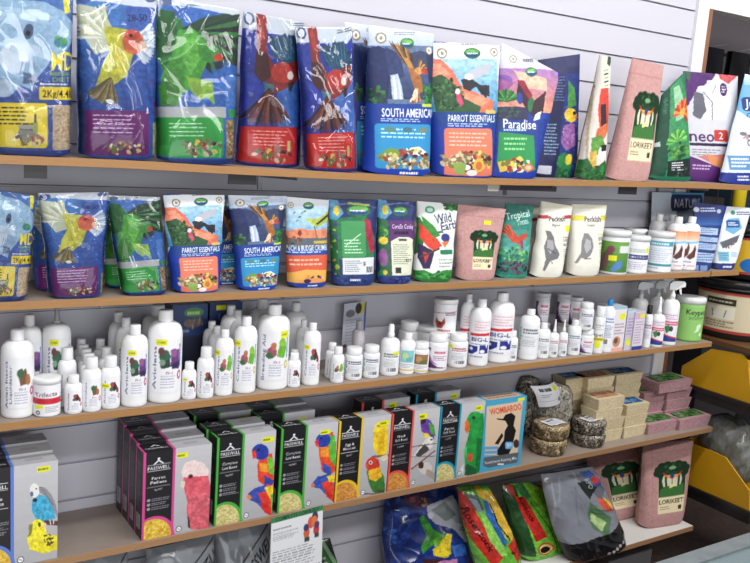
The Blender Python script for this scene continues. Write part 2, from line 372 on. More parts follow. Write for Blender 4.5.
def a_love():
    a = art(qNB, (75, 0, 3.518), (48, 92, 172))
    a.G(-5, -40, 300, 400, (70, 135, 200), (40, 82, 165)); a.R(170, 20, 300, 330, (58, 100, 180))
    a.P([(-9, -40), (310, -40), (310, 32), (190, 22), (110, 8), (-9, 0)], (206, 211, 220))
    a.E(30, -2, 22, 16, (60, 90, 160)); a.E(262, -2, 22, 12, (90, 110, 160)); a.T('28-50', 210, 62, 26, (25, 30, 80), w=70)
    a.P([(-8, 12), (60, 25), (105, 60), (125, 105), (112, 175), (60, 190), (20, 120), (-5, 60)], (192, 198, 176))
    a.F(110, 130, 180, 262, 110, 120, 12, [(222, 224, 216), (180, 188, 160), (206, 206, 170)], 7)
    a.F(180, 150, -38, 52, 110, 96, 13, [(214, 224, 232), (160, 180, 200), (196, 208, 218)], 7)
    a.P([(92, 92), (140, 98), (178, 105), (192, 190), (168, 262), (112, 305), (62, 300), (82, 230), (110, 180)], (196, 194, 58))
    a.P([(140, 120), (172, 150), (168, 235), (140, 262), (125, 200)], (214, 206, 70))
    a.F(112, 270, 78, 142, 95, 100, 11, [(132, 112, 66), (98, 92, 60), (158, 140, 84)], 9); a.F(110, 345, 60, 150, 16, 18, 8, [(224, 228, 226)], 6)
    a.E(193, 147, 38, 42, (226, 112, 76)); a.E(190, 122, 30, 18, (214, 82, 60)); a.E(186, 124, 6, 6, (22, 20, 20)); a.E(228, 160, 13, 18, (226, 196, 170), -20)
    a.wp(); a.T('NUTRI', 270, 282, 24, (120, 40, 130), w=46); a.T('BLEND', 270, 315, 20, (40, 60, 140), w=44); a.E(277, 362, 12, 12, (120, 30, 120))
    a.RR(26, 384, 245, 542, 8, (124, 32, 124)); a.X(50, 396, 225, 470, (222, 190, 225), 5, .3); food(a, 80, 490, 235, 534, 30, 9)
    a.RR(262, 425, 294, 545, 6, (196, 180, 130)); a.S(264, 428, 292, 543, [(200, 190, 130), (150, 160, 90), (220, 205, 160), (120, 110, 70)], 120, 5)
    a.R(-9, 545, 310, 590, (44, 78, 158)); return a
qGP = [(154, -5), (240, 10), (233, 165.5), (156, 162)]
def a_green():
    a = art(qGP, (150, 0, 3.31), (52, 110, 190))
    a.P([(-9, -40), (310, -40), (310, 60), (120, 22), (-9, 15)], (200, 208, 214)); a.E(48, 8, 22, 14, (90, 110, 150)); a.X(110, 12, 180, 24, (120, 130, 150), 1)
    a.P([(10, 60), (90, 60), (110, 120), (105, 200), (40, 240), (15, 160)], (50, 140, 60))
    a.P([(30, 30), (75, 40), (80, 110), (60, 180), (20, 200), (10, 80)], (34, 110, 52))
    a.P([(95, 95), (160, 60), (250, 45), (310, 70), (310, 230), (265, 215), (215, 190), (150, 130)], (34, 76, 50))
    a.F(120, 110, -18, 62, 200, 150, 13, [(30, 60, 48), (52, 120, 60), (22, 42, 40), (60, 140, 70)], 9)
    a.P([(85, 100), (130, 95), (168, 130), (178, 200), (150, 260), (110, 300), (60, 320), (30, 260), (60, 190)], (84, 172, 60))
    a.P([(100, 120), (140, 130), (150, 200), (120, 250), (95, 200)], (112, 192, 80)); a.E(190, 180, 32, 28, (74, 160, 70)); a.E(213, 190, 15, 13, (214, 70, 40)); a.P([(195, 205), (224, 200), (230, 222), (205, 230)], (40, 60, 90))
    a.P([(50, 225), (98, 230), (100, 300), (75, 350), (30, 350), (25, 290)], (70, 150, 52))
    a.P([(105, 250), (190, 270), (198, 345), (170, 320), (150, 330), (120, 300)], (150, 190, 70))
    a.R(-9, 352, 235, 388, (190, 190, 192)); a.L([(82, 320), (95, 382)], 7, (225, 225, 225)); a.L([(100, 320), (112, 380)], 5, (210, 210, 205)); a.RR(245, 362, 275, 388, 4, (60, 160, 80))
    a.R(235, 250, 300, 350, (80, 130, 200))
    a.wp(); a.RR(18, 386, 224, 520, 9, (50, 176, 74)); a.RR(26, 480, 216, 518, 5, (66, 190, 88)); a.X(50, 402, 190, 455, (190, 235, 190), 4, .3)
    food(a, 85, 455, 218, 514, 36, 10)
    a.RR(234, 395, 266, 528, 6, (170, 150, 110)); a.S(236, 398, 264, 525, [(170, 120, 80), (120, 150, 70), (210, 190, 150), (160, 70, 50)], 110, 5)
    a.R(-9, 525, 310, 590, (32, 66, 150)); return a
qMC = [(243, 11), (306, 23), (299, 166.5), (235, 166)]
def a_mac():
    a = art(qMC, (225, 5, 3.314), (40, 62, 172))
    a.P([(40, 0), (280, 30), (280, 80), (235, 110), (130, 92), (50, 75)], (196, 204, 212)); a.E(78, 46, 16, 22, (60, 80, 140)); a.E(78, 46, 10, 15, (215, 218, 225)); a.X(205, 58, 262, 74, (60, 60, 80), 2, .5)
    a.R(50, 82, 135, 245, (40, 62, 165)); a.R(160, 240, 240, 400, (62, 112, 190))
    a.F(170, 180, -75, 42, 92, 78, 14, [(28, 70, 110), (30, 100, 130), (20, 50, 84)], 10); a.P([(132, 105), (225, 100), (236, 170), (200, 200), (150, 170)], (26, 80, 118))
    for i in range(7): a.L([(140+i*14, 108), (165+i*9, 180)], 2, (60, 140, 150))
    a.P([(100, 25), (133, 28), (132, 90), (128, 150), (150, 200), (205, 190), (236, 180), (238, 235), (215, 262), (150, 292), (130, 262), (98, 170)], (150, 40, 36))
    a.P([(95, 150), (130, 160), (142, 235), (110, 258), (88, 225)], (84, 30, 34)); a.E(178, 222, 36, 34, (196, 56, 44)); a.E(115, 80, 10, 38, (178, 62, 52)); a.E(205, 232, 11, 14, (226, 220, 214)); a.P([(195, 255), (214, 250), (212, 280), (200, 285)], (40, 30, 36))
    a.P([(118, 255), (150, 262), (146, 300), (120, 310)], (70, 120, 130))
    a.F(135, 275, 58, 132, 122, 140, 11, [(116, 44, 30), (56, 28, 30), (146, 76, 44)], 6)
    a.R(238, 270, 262, 400, (92, 50, 140))
    a.wp(); a.P([(48, 402), (225, 400), (222, 523), (36, 523)], (222, 44, 34)); a.X(80, 412, 205, 468, (246, 190, 180), 5, .3); food(a, 84, 468, 205, 518, 32, 9); a.R(190, 445, 200, 480, (200, 210, 120))
    a.RR(232, 405, 248, 525, 4, (170, 160, 110)); a.R(20, 525, 300, 600, (34, 52, 152)); return a
# ---- white-topped pouches with green oval logo
qSA = [(368, 25), (434, 34), (428, 176), (362, 175)]
def a_sa():
    a = art(qSA, (340, 20, 3.52), (46, 74, 130))
    a.G(80, 0, 340, 96, (222, 226, 232), (176, 192, 216), 8); a.G(80, 92, 345, 296, (96, 120, 160), (40, 60, 104), 8)
    a.P([(95, 100), (130, 92), (160, 110), (165, 200), (150, 290), (90, 290)], (30, 46, 100)); a.P([(150, 96), (200, 120), (215, 200), (160, 215)], (44, 62, 112)); a.E(270, 150, 50, 40, (58, 70, 104)); a.P([(290, 110), (345, 115), (345, 240), (300, 220)], (36, 50, 92))
    a.P([(164, 196), (190, 190), (200, 230), (206, 292), (168, 292)], (176, 190, 216)); a.L([(176, 200), (180, 290)], 7, (222, 230, 242)); a.L([(192, 215), (196, 290)], 4, (206, 216, 234)); a.R(150, 280, 280, 296, (96, 120, 150))
    a.SE(118, 266, 26, 28, [(34, 84, 56), (24, 60, 50), (60, 120, 70)], 30, 9); a.SE(302, 256, 30, 34, [(44, 120, 56), (60, 150, 60), (28, 84, 48)], 44, 9)
    badge(a, 139, 65, 19); badge(a, 305, 108, 14); logo(a, 228, 84, 24, 20); a.X(185, 42, 262, 56, (120, 120, 130), 2, .4)
    a.F(246, 196, -124, -96, 150, 84, 10, [(120, 84, 52), (70, 50, 40), (184, 138, 78), (150, 100, 60)], 4); a.P([(214, 130), (236, 142), (254, 186), (246, 200), (226, 168)], (190, 136, 66)); a.F(258, 196, -80, -40, 60, 44, 6, [(120, 84, 52), (196, 150, 90)], 4)
    a.P([(226, 168), (250, 172), (272, 205), (276, 250), (262, 262), (244, 240)], (170, 108, 54)); a.F(258, 240, 84, 122, 50, 60, 6, [(190, 120, 60), (120, 70, 44), (226, 190, 150)], 4); a.E(262, 178, 13, 11, (206, 150, 90)); a.P([(270, 172), (290, 170), (296, 190), (274, 190)], (200, 66, 50)); a.E(246, 262, 9, 22, (230, 200, 170), 20)
    a.wp(); a.P([(80, 296), (345, 296), (345, 362), (75, 362)], (24, 66, 160)); a.G(72, 362, 345, 600, (24, 66, 160), (26, 70, 190), 6)
    a.T('SOUTH AMERICAN', 226, 326, 31, (240, 243, 248), w=192, bold=.03); a.X(126, 346, 310, 360, (170, 200, 235), 2, .5); a.RR(270, 294, 330, 305, 4, (190, 210, 70))
    a.RR(106, 366, 306, 525, 12, (40, 150, 205)); a.X(125, 380, 292, 420, (180, 225, 240), 3, .4); a.E(155, 386, 20, 10, (90, 140, 130)); a.E(215, 386, 18, 10, (70, 120, 140)); a.E(272, 386, 18, 10, (120, 140, 120))
    a.P([(205, 470), (225, 448), (255, 444), (282, 462), (290, 480)], (232, 222, 220)); a.P([(110, 480), (150, 450), (180, 455), (190, 490), (130, 500)], (120, 160, 70)); food(a, 110, 455, 300, 505, 60, 9); a.S(145, 494, 300, 520, SEED, 60, 7)
    a.X(190, 532, 262, 544, WH, 1, .7); return a
qPE = [(426, 41), (501, 46), (491, 179), (430, 178)]
def pe_scene(a):
    a.G(10, 30, 300, 330, (226, 230, 236), (206, 214, 226), 6); a.G(30, 90, 285, 300, (160, 200, 226), (80, 150, 196), 8)
    a.P([(22, 95), (70, 92), (110, 135), (140, 190), (210, 225), (262, 250), (255, 290), (100, 300), (40, 240)], (226, 120, 92)); a.P([(30, 110), (70, 110), (100, 150), (60, 170)], (238, 150, 120)); a.P([(150, 215), (250, 245), (215, 265), (150, 255)], (238, 150, 116))
    a.P([(30, 165), (70, 150), (120, 190), (150, 240), (210, 270), (200, 298), (50, 298)], (52, 96, 58)); a.SE(95, 225, 55, 60, [(40, 80, 50), (80, 130, 70), (30, 60, 44)], 60, 8)
    a.P([(118, 215), (134, 212), (146, 262), (136, 270), (122, 250)], (206, 70, 110)); a.E(126, 214, 9, 11, (236, 200, 214))
    a.P([(170, 140), (210, 118), (258, 108), (250, 138), (200, 165), (172, 172)], (182, 186, 196)); a.P([(140, 170), (170, 160), (215, 190), (246, 190), (246, 232), (215, 225), (195, 195), (170, 212), (150, 205)], (44, 46, 58)); a.E(170, 158, 17, 12, (232, 232, 236)); a.P([(205, 205), (240, 200), (232, 240)], (30, 32, 42))
    badge(a, 75, 70, 19); badge(a, 272, 66, 16); logo(a, 187, 70, 31, 21); a.X(150, 32, 226, 40, (110, 110, 120), 1)
def a_pe():
    a = art(qPE, (420, 35, 3.753), (26, 62, 168))
    pe_scene(a); a.wp(); a.P([(40, 292), (300, 292), (300, 600), (0, 600), (20, 400)], (28, 64, 170)); a.P([(40, 292), (300, 292), (300, 345), (50, 345)], (26, 72, 150)); a.RR(226, 283, 268, 296, 4, (214, 190, 90))
    a.T('PARROT ESSENTIALS', 176, 314, 27, (242, 244, 248), w=178, bold=.025); a.X(84, 332, 255, 348, (180, 200, 235), 2, .5)
    a.RR(72, 352, 252, 540, 12, (232, 128, 98)); a.X(88, 366, 240, 425, (246, 196, 176), 4, .35)
    food(a, 70, 440, 252, 515, 70, 11); a.S(66, 455, 160, 490, SEED, 60, 9); a.E(150, 500, 24, 17, (120, 30, 60)); a.E(150, 500, 16, 11, (238, 232, 236)); a.E(195, 490, 20, 26, (226, 190, 60)); a.E(196, 492, 12, 16, (214, 120, 70)); a.P([(100, 480), (150, 485), (145, 530), (110, 525)], (150, 180, 90)); a.E(172, 520, 20, 12, (230, 226, 220))
    a.R(20, 532, 270, 600, (26, 62, 176)); a.X(140, 540, 205, 550, WH, 1, .7); return a
qPA = [(502, 43), (560, 74), (534, 181), (484, 179)]
def a_para():
    a = art(qPA, (480, 40, 3.879), (32, 66, 160))
    a.G(20, 10, 300, 130, (220, 224, 232), (206, 200, 222), 5); a.G(20, 120, 300, 290, (168, 120, 180), (228, 150, 120), 8); a.P([(120, 120), (250, 150), (250, 200), (160, 190)], (232, 186, 160)); a.E(85, 160, 30, 22, (130, 90, 170)); a.P([(50, 150), (120, 170), (90, 210), (50, 200)], (160, 90, 150))
    a.F(90, 245, -170, -20, 52, 52, 14, [(60, 130, 66), (40, 100, 54), (90, 160, 80)], 6); a.R(44, 265, 170, 315, (60, 60, 96)); a.SE(95, 285, 45, 20, [(40, 60, 70), (60, 100, 80)], 30, 6)
    a.P([(135, 165), (165, 180), (185, 235), (175, 290), (150, 250), (128, 215)], (70, 36, 60)); a.E(140, 230, 11, 24, (50, 70, 160)); a.P([(130, 160), (160, 160), (190, 220), (180, 240)], (150, 40, 60)); a.E(182, 255, 12, 30, (50, 130, 80), 10); a.P([(195, 240), (245, 200), (230, 280), (200, 315), (180, 290)], (66, 40, 52)); a.P([(200, 290), (222, 280), (215, 310), (190, 320)], (230, 226, 230))
    badge(a, 122, 76, 15); logo(a, 190, 126, 22, 19); a.X(160, 68, 214, 92, (110, 110, 130), 1)
    a.wp(); a.P([(30, 315), (190, 330), (186, 368), (30, 352)], (36, 70, 140)); a.T('Paradise', 138, 330, 38, (240, 240, 246), w=124, rot=2, bold=.025); a.X(76, 348, 186, 362, (190, 210, 235), 1, .5)
    a.P([(60, 362), (190, 376), (192, 500), (48, 480)], (40, 156, 84)); a.X(75, 380, 180, 440, (150, 220, 150), 3, .4); a.P([(50, 480), (130, 462), (140, 500), (60, 520)], (222, 190, 60)); food(a, 60, 465, 190, 520, 46, 10); a.E(165, 500, 20, 15, (206, 130, 90)); a.E(165, 500, 12, 9, (236, 190, 150))
    a.R(20, 520, 250, 600, (26, 60, 170)); return a
# ---- side-turned bags, right half of the top shelf
qD1 = [(538, 60), (580, 54), (576, 181.5), (531, 181)]
def a_dark():                    # navy seed bag seen from its corner: dark side panel left, bird front right
    a = art(qD1, (500, 30, 3.41), (26, 34, 86))
    a.P([(150, 60), (280, 60), (280, 180), (150, 150)], (42, 50, 100)); a.X(170, 160, 210, 250, (90, 120, 170), 9, .4); a.X(135, 325, 182, 440, (130, 160, 190), 10, .45, 0); a.RR(112, 475, 158, 505, 3, (186, 190, 200)); a.R(178, 440, 182, 530, (20, 20, 60))
    a.P([(215, 150), (270, 150), (300, 300), (260, 530), (172, 530), (190, 350)], (34, 56, 128)); a.SE(235, 350, 30, 140, [(60, 80, 170), (30, 50, 130), (90, 100, 180)], 60, 5)
    a.P([(222, 175), (243, 200), (248, 260), (215, 275)], (76, 150, 70)); a.E(226, 296, 23, 25, (226, 190, 50)); a.E(240, 288, 7, 6, (40, 40, 30)); a.P([(240, 295), (256, 300), (242, 312)], (224, 110, 60))
    a.P([(200, 330), (238, 325), (240, 400), (205, 420), (188, 395)], (150, 96, 160)); a.SE(214, 370, 20, 35, [(170, 120, 180), (130, 80, 150)], 26, 6)
    a.E(200, 465, 26, 38, (40, 130, 70)); a.E(214, 450, 12, 20, (220, 200, 60), 10); a.P([(175, 470), (215, 500), (225, 530), (170, 530)], (36, 96, 60)); a.SE(200, 505, 25, 20, [(50, 140, 80), (30, 80, 60)], 20, 6); a.wp(.8)
    a.P([(150, 55), (215, 95), (200, 60)], (60, 60, 120)); return a
qD2 = [(599, 55), (611, 57), (604, 181), (574, 180)]
def a_red():
    a = art(qD2, (570, 50, 4.17), (212, 206, 196), k=1.8)
    a.P([(60, 130), (100, 150), (60, 280), (20, 280)], (96, 50, 46)); a.P([(40, 265), (100, 265), (60, 430), (20, 420)], (206, 200, 188)); a.L([(120, 0), (45, 540)], 7, (178, 160, 140))
    a.P([(130, 20), (180, 20), (175, 60), (150, 160), (125, 160)], (216, 222, 206)); a.P([(155, 25), (175, 35), (160, 70), (148, 60)], (60, 80, 60))
    for i in range(5): a.L([(132, 90+i*16), (152, 82+i*16)], 6, (60, 70, 50) if i % 2 else (190, 190, 90))
    a.P([(118, 165), (150, 160), (158, 300), (135, 330), (112, 360), (105, 250)], (222, 66, 46)); a.P([(118, 230), (138, 225), (140, 310), (115, 340)], (50, 26, 34)); a.P([(100, 330), (150, 300), (150, 330), (115, 390), (85, 400)], (222, 110, 60)); a.P([(78, 370), (118, 355), (128, 400), (95, 440), (70, 430)], (96, 160, 60)); a.P([(65, 430), (95, 420), (90, 500), (65, 520)], (206, 170, 70)); a.E(118, 430, 16, 30, (232, 232, 226)); a.P([(110, 400), (140, 395), (135, 420), (115, 425)], (30, 30, 34))
    a.P([(5, 470), (60, 455), (80, 500), (130, 460), (150, 500), (150, 560), (-5, 560)], (36, 110, 50)); a.SE(75, 515, 70, 30, [(50, 140, 60), (24, 80, 40)], 40, 8); a.wp(.8); return a
qLK = [(632, 58), (664, 66), (646, 182), (604, 181)]
PINK = (184, 142, 138)
def lorikeet_label(a, x0, y0, x1, y1):
    w = x1-x0; h = y1-y0; X = lambda u: x0+w*u; Y = lambda v: y0+h*v
    a.P([(X(.03), Y(.3)), (X(.97), Y(.3)), (X(.97), Y(.98)), (X(.03), Y(.98))], (228, 214, 176))
    a.R(X(.04), Y(.12), X(.96), Y(.66), (30, 62, 36)); [a.E(X(q_), Y(r_), w*.15, h*.075, (24, 50, 30)) for q_, r_ in ((.05, .12), (.16, .06), (.34, .04), (.52, .06), (.7, .04), (.86, .07), (.96, .13), (.1, .2), (.92, .2), (.02, .18), (.5, .1))]
    a.P([(X(.2), Y(.24)), (X(.8), Y(.24)), (X(.84), Y(.34)), (X(.78), Y(.48)), (X(.2), Y(.46)), (X(.15), Y(.34))], (206, 208, 182)); a.SE(X(.5), Y(.1), w*.42, h*.07, [(40, 84, 46), (24, 50, 32)], 26, w*.07); a.E(X(.5), Y(.1), w*.12, h*.035, (120, 160, 120))
    a.L([(X(.28), Y(.2)), (X(.3), Y(.64))], w*.07, (40, 50, 30)); a.L([(X(.74), Y(.2)), (X(.7), Y(.64))], w*.07, (40, 50, 30)); a.L([(X(.5), Y(.2)), (X(.5), Y(.5))], w*.03, (60, 70, 40))
    a.P([(X(.16), Y(.17)), (X(.3), Y(.28)), (X(.5), Y(.32)), (X(.72), Y(.28)), (X(.86), Y(.16)), (X(.78), Y(.2)), (X(.6), Y(.28)), (X(.4), Y(.28)), (X(.24), Y(.2))], (206, 60, 40)); a.P([(X(.22), Y(.22)), (X(.4), Y(.31)), (X(.6), Y(.31)), (X(.8), Y(.22)), (X(.66), Y(.25)), (X(.36), Y(.25))], (236, 150, 50)); a.E(X(.5), Y(.26), w*.07, h*.05, (46, 60, 130))
    a.P([(X(.1), Y(.5)), (X(.4), Y(.44)), (X(.55), Y(.5)), (X(.9), Y(.42)), (X(.95), Y(.66)), (X(.05), Y(.66))], (60, 110, 56)); a.P([(X(.4), Y(.44)), (X(.66), Y(.4)), (X(.6), Y(.47)), (X(.42), Y(.5))], (226, 216, 150))
    a.T('LORIKEET', X(.5), Y(.75), h*.085, (34, 30, 28), w=w*.86, bold=.03); a.X(X(.1), Y(.84), X(.5), Y(.92), (110, 90, 70), 2, .4); a.R(X(.76), Y(.85), X(.88), Y(.93), (60, 50, 44))
def kraft(a, x0, y0, x1, y1, n=700):
    for _ in range(n):
        x = a.r.uniform(x0, x1); y = a.r.uniform(y0, y1); g = a.r.choice([(194, 152, 148), (174, 130, 128), (200, 160, 154), (168, 124, 120)]); l = (x1-x0)*.04
        if a.r.random() < .6: a.R(x, y, x+l*a.r.random(), y+1.6, g)
        else: a.R(x, y, x+1.4, y+l*a.r.random()*1.5, g)
def a_lk():
    a = Art(64, 120, [(0, 0), (100, 0), (100, 200), (0, 200)], (0, 0, 1), PINK); kraft(a, 0, 0, 100, 200, 900); a.R(0, 24, 100, 26, (168, 116, 112)); lorikeet_label(a, 30, 54, 92, 168); return a
def a_lk2(w=100, h=150, n=(70, 105), lab=(33, 50, 84, 128), st=None):
    a = Art(*n, [(0, 0), (w, 0), (w, h), (0, h)], (0, 0, 1), PINK); kraft(a, 0, 0, w, h, 900); a.R(0, 20, w, 21.5, (172, 120, 116)); a.R(14, 0, 15, h, (178, 126, 122)); lorikeet_label(a, *lab)
    if st: a.R(*st, YE)
    return a
qGR = [(664, 70), (680, 90), (689, 182), (646, 182)]
def a_grn():
    a = art([(650, 74), (690, 78), (688, 183), (645, 183)], (500, 30, 3.41), (30, 130, 86), k=1.5)
    a.P([(500, 120), (560, 120), (548, 540), (480, 540)], (16, 84, 60)); a.X(525, 180, 545, 250, (90, 150, 120), 7, .4); a.RR(504, 360, 520, 380, 2, (190, 200, 200)); a.P([(560, 120), (600, 120), (650, 260), (640, 540), (540, 540)], (60, 150, 96)); a.P([(575, 170), (605, 180), (640, 300), (580, 300)], (150, 200, 160))
    a.F(612, 280, -175, 60, 46, 46, 15, [(222, 84, 48), (236, 140, 60), (190, 50, 40)], 6); a.E(612, 280, 14, 14, (240, 180, 80))
    a.F(582, 375, -180, 0, 45, 45, 16, [(90, 180, 80), (60, 140, 60), (140, 206, 100)], 6); a.SE(585, 410, 40, 26, [(60, 130, 60), (110, 170, 80), (30, 90, 50)], 50, 8)
    a.wp(); a.P([(545, 445), (640, 440), (640, 520), (545, 520)], (24, 50, 44)); a.X(560, 450, 612, 485, WH, 4, .45); a.SE(600, 490, 35, 20, [(50, 60, 60), (20, 30, 30), (90, 110, 90)], 26, 6); a.R(480, 505, 700, 560, (20, 120, 84)); return a
qNE = [(683, 71), (738, 76), (734, 182), (683, 182)]
def a_neo():
    a = art(qNE, (590, 0, 4.69), (206, 206, 214))
    a.P([(430, 330), (590, 340), (560, 380), (490, 420), (450, 500), (420, 470)], (92, 48, 120)); a.P([(590, 335), (700, 345), (640, 395), (600, 370)], (206, 90, 96)); a.P([(440, 335), (470, 340), (460, 390)], (70, 110, 80))
    a.P([(540, 380), (600, 370), (640, 420), (650, 480), (620, 560), (520, 560), (500, 520), (530, 460)], (226, 226, 232)); a.P([(478, 430), (520, 440), (530, 520), (500, 560), (470, 540)], (110, 110, 124)); a.L([(520, 430), (560, 480), (555, 560)], 5, (130, 130, 145)); a.L([(580, 400), (560, 440)], 4, (150, 150, 165)); a.E(516, 412, 20, 10, (232, 232, 236)); a.E(614, 420, 17, 30, (80, 40, 110)); a.X(606, 402, 624, 438, WH, 3, .5)
    a.wp(); a.crop = (630, 0, 2.815); a.T('neo', 192, 381, 33, (88, 36, 110), w=64, bold=.03); a.RR(224, 364, 262, 396, 4, (206, 66, 60)); a.T('2', 243, 380, 20, WH); a.R(160, 402, 262, 410, (60, 40, 80)); a.X(165, 418, 255, 440, (140, 140, 150), 3, .4)
    a.P([(145, 435), (240, 470), (236, 520), (140, 520)], (100, 46, 122)); a.P([(175, 440), (260, 430), (265, 475), (240, 470)], (206, 130, 130)); a.P([(200, 430), (262, 452), (264, 478), (215, 462)], (226, 150, 96)); a.X(165, 462, 225, 480, (200, 170, 210), 2, .5); a.R(140, 500, 280, 530, (90, 40, 116)); return a
qBW = [(745, 74), (786, 84), (772, 187), (718, 184)]
def a_bw():
    a = art(qBW, (630, 0, 2.815), (212, 224, 234))
    a.P([(300, 210), (460, 210), (460, 330), (390, 350), (320, 330), (285, 300)], (110, 176, 220)); a.G(320, 205, 460, 240, (220, 230, 240), (150, 200, 230), 5); a.RR(310, 275, 400, 315, 10, (26, 60, 140)); a.T('Just', 342, 292, 24, WH, w=50); a.T('Clean', 350, 326, 16, (30, 80, 160), w=60); a.SE(350, 390, 50, 24, [(190, 150, 150), (120, 120, 130), (226, 220, 226)], 30, 8); a.R(270, 440, 330, 480, (90, 150, 200)); a.X(275, 445, 325, 475, WH, 3, .5); a.R(330, 440, 400, 470, (226, 180, 190)); a.R(240, 488, 420, 540, (26, 54, 150)); a.X(290, 494, 330, 512, WH, 2); return a
# ---- second shelf
qFB = [(285, 196.5), (329, 200), (325, 286), (287, 285.5)]
def a_fb():
    a = art(qFB, (150, 180, 3.947), (30, 80, 170))
    a.G(520, 60, 720, 110, (226, 228, 232), (214, 220, 230), 3); a.G(530, 108, 720, 260, (176, 206, 226), (120, 176, 210), 6); a.P([(535, 200), (580, 185), (620, 195), (690, 190), (705, 240), (530, 245)], (222, 136, 100)); a.P([(530, 225), (705, 225), (705, 262), (530, 262)], (96, 110, 120)); a.SE(560, 230, 30, 15, [(60, 80, 70), (150, 90, 60)], 16, 6)
    a.P([(600, 150), (660, 150), (735, 100), (700, 160), (650, 185), (630, 170)], (180, 196, 70)); a.L([(650, 172), (705, 135)], 8, (60, 60, 50)); a.L([(640, 180), (650, 225)], 4, (120, 110, 60)); a.E(582, 205, 8, 12, (150, 60, 50))
    for p in ((560, 130), (580, 145), (600, 125), (570, 160), (590, 132)): a.L([p, (p[0]+9, p[1]-5)], 3, (60, 60, 70))
    a.wp(); logo(a, 620, 101, 21, 14); badge(a, 552, 98, 11); a.RR(635, 236, 700, 246, 3, (206, 180, 80)); a.T('FINCH & BUDGIE CRUMBLE', 614, 262, 22, WH, w=172, bold=.03); a.X(535, 274, 696, 284, (180, 210, 235), 1, .5)
    a.RR(532, 290, 694, 400, 8, (222, 96, 62)); a.X(545, 302, 685, 335, (246, 190, 160), 2, .4); a.P([(535, 360), (600, 345), (690, 350), (690, 396), (535, 396)], (232, 176, 80)); a.SE(640, 385, 40, 14, [(226, 150, 70), (236, 190, 110), (90, 50, 100)], 26, 9); a.E(640, 388, 28, 10, (232, 160, 90)); a.E(607, 390, 14, 8, (70, 40, 90)); a.R(520, 398, 720, 440, (28, 70, 170)); a.X(610, 405, 660, 412, WH, 1, .8); return a
qTB = [(328, 199), (378, 200), (373, 285), (331, 285)]
def nature_top(a, x0, x1):
    a.R(x0-20, 30, x1+20, 460, (36, 54, 116)); a.P([(x0-6, 55), (x0+30, 60), (x0+50, 110), (x0+20, 140), (x0-6, 130)], (90, 160, 200)); a.E(x0+25, 100, 12, 20, (224, 206, 70)); a.L([(x0+20, 78), (x0+120, 70)], 5, (100, 130, 180)); a.L([(x0+80, 68), (x1, 90)], 4, (70, 100, 160))
def a_tb():
    a = art(qTB, (320, 185, 3.947), (38, 60, 118)); nature_top(a, 36, 220)
    a.P([(30, 130), (60, 140), (66, 380), (40, 380), (30, 300)], (40, 110, 60)); a.SE(50, 250, 18, 110, [(150, 170, 60), (40, 100, 60), (60, 60, 130)], 30, 8); logo(a, 145, 100, 48, 24); a.L([(105, 72), (190, 80)], 8, (190, 206, 90))
    a.P([(60, 130), (175, 120), (205, 200), (205, 290), (60, 290)], (36, 130, 80)); a.P([(165, 130), (190, 140), (206, 250), (185, 270), (170, 200)], (176, 40, 70)); a.wp(); a.RR(75, 140, 168, 280, 6, (70, 160, 96)); a.X(84, 210, 160, 270, (200, 236, 200), 5, .4); a.L([(90, 235), (150, 190)], 4, (190, 225, 190))
    a.RR(76, 283, 202, 348, 3, (216, 220, 224)); a.X(84, 292, 150, 340, (120, 130, 140), 6, .4)
    for i in range(9): a.R(168+i*3.2, 318, 169.6+i*3.2, 342, (30, 30, 40))
    a.T('$', 160, 305, 16, (30, 30, 40)); a.R(30, 350, 230, 420, (44, 66, 130)); a.SE(100, 370, 70, 14, [(70, 90, 150), (30, 50, 110)], 30, 6); a.X(105, 364, 155, 374, WH, 1, .8); return a
qCC = [(377, 199), (416, 202), (410, 286), (375, 286)]
def a_cc():
    a = art(qCC, (320, 185, 3.947), (44, 50, 130), k=1.5); nature_top(a, 228, 380)
    logo(a, 310, 104, 30, 20); a.P([(226, 130), (262, 140), (268, 390), (226, 390)], (44, 110, 70)); a.SE(243, 190, 14, 30, [(110, 180, 70), (60, 130, 60)], 14, 8); a.E(243, 222, 16, 15, (226, 200, 60)); a.E(240, 290, 16, 36, (150, 90, 150)); a.E(236, 360, 14, 22, (50, 140, 80)); a.E(245, 350, 8, 10, (220, 200, 60))
    a.wp(); a.RR(266, 142, 366, 362, 4, (104, 50, 124)); a.T('Corella Cocky', 318, 165, 18, WH, w=84, bold=.02); a.X(285, 182, 350, 196, (20, 14, 40), 1, .9); a.P([(270, 225), (300, 208), (340, 208), (362, 220), (358, 362), (270, 362)], (218, 222, 196)); a.X(300, 212, 340, 224, (60, 50, 70), 1, .8); a.X(278, 236, 350, 320, (120, 130, 120), 10, .35); a.T('$21', 334, 300, 12, (40, 40, 50)); a.R(284, 330, 306, 352, (50, 50, 60)); a.R(226, 364, 380, 420, (40, 56, 130)); a.SE(310, 378, 50, 10, [(80, 90, 160), (26, 40, 100)], 20, 6); return a
qWE = [(417, 201), (458, 204), (450, 283), (413, 282.5)]
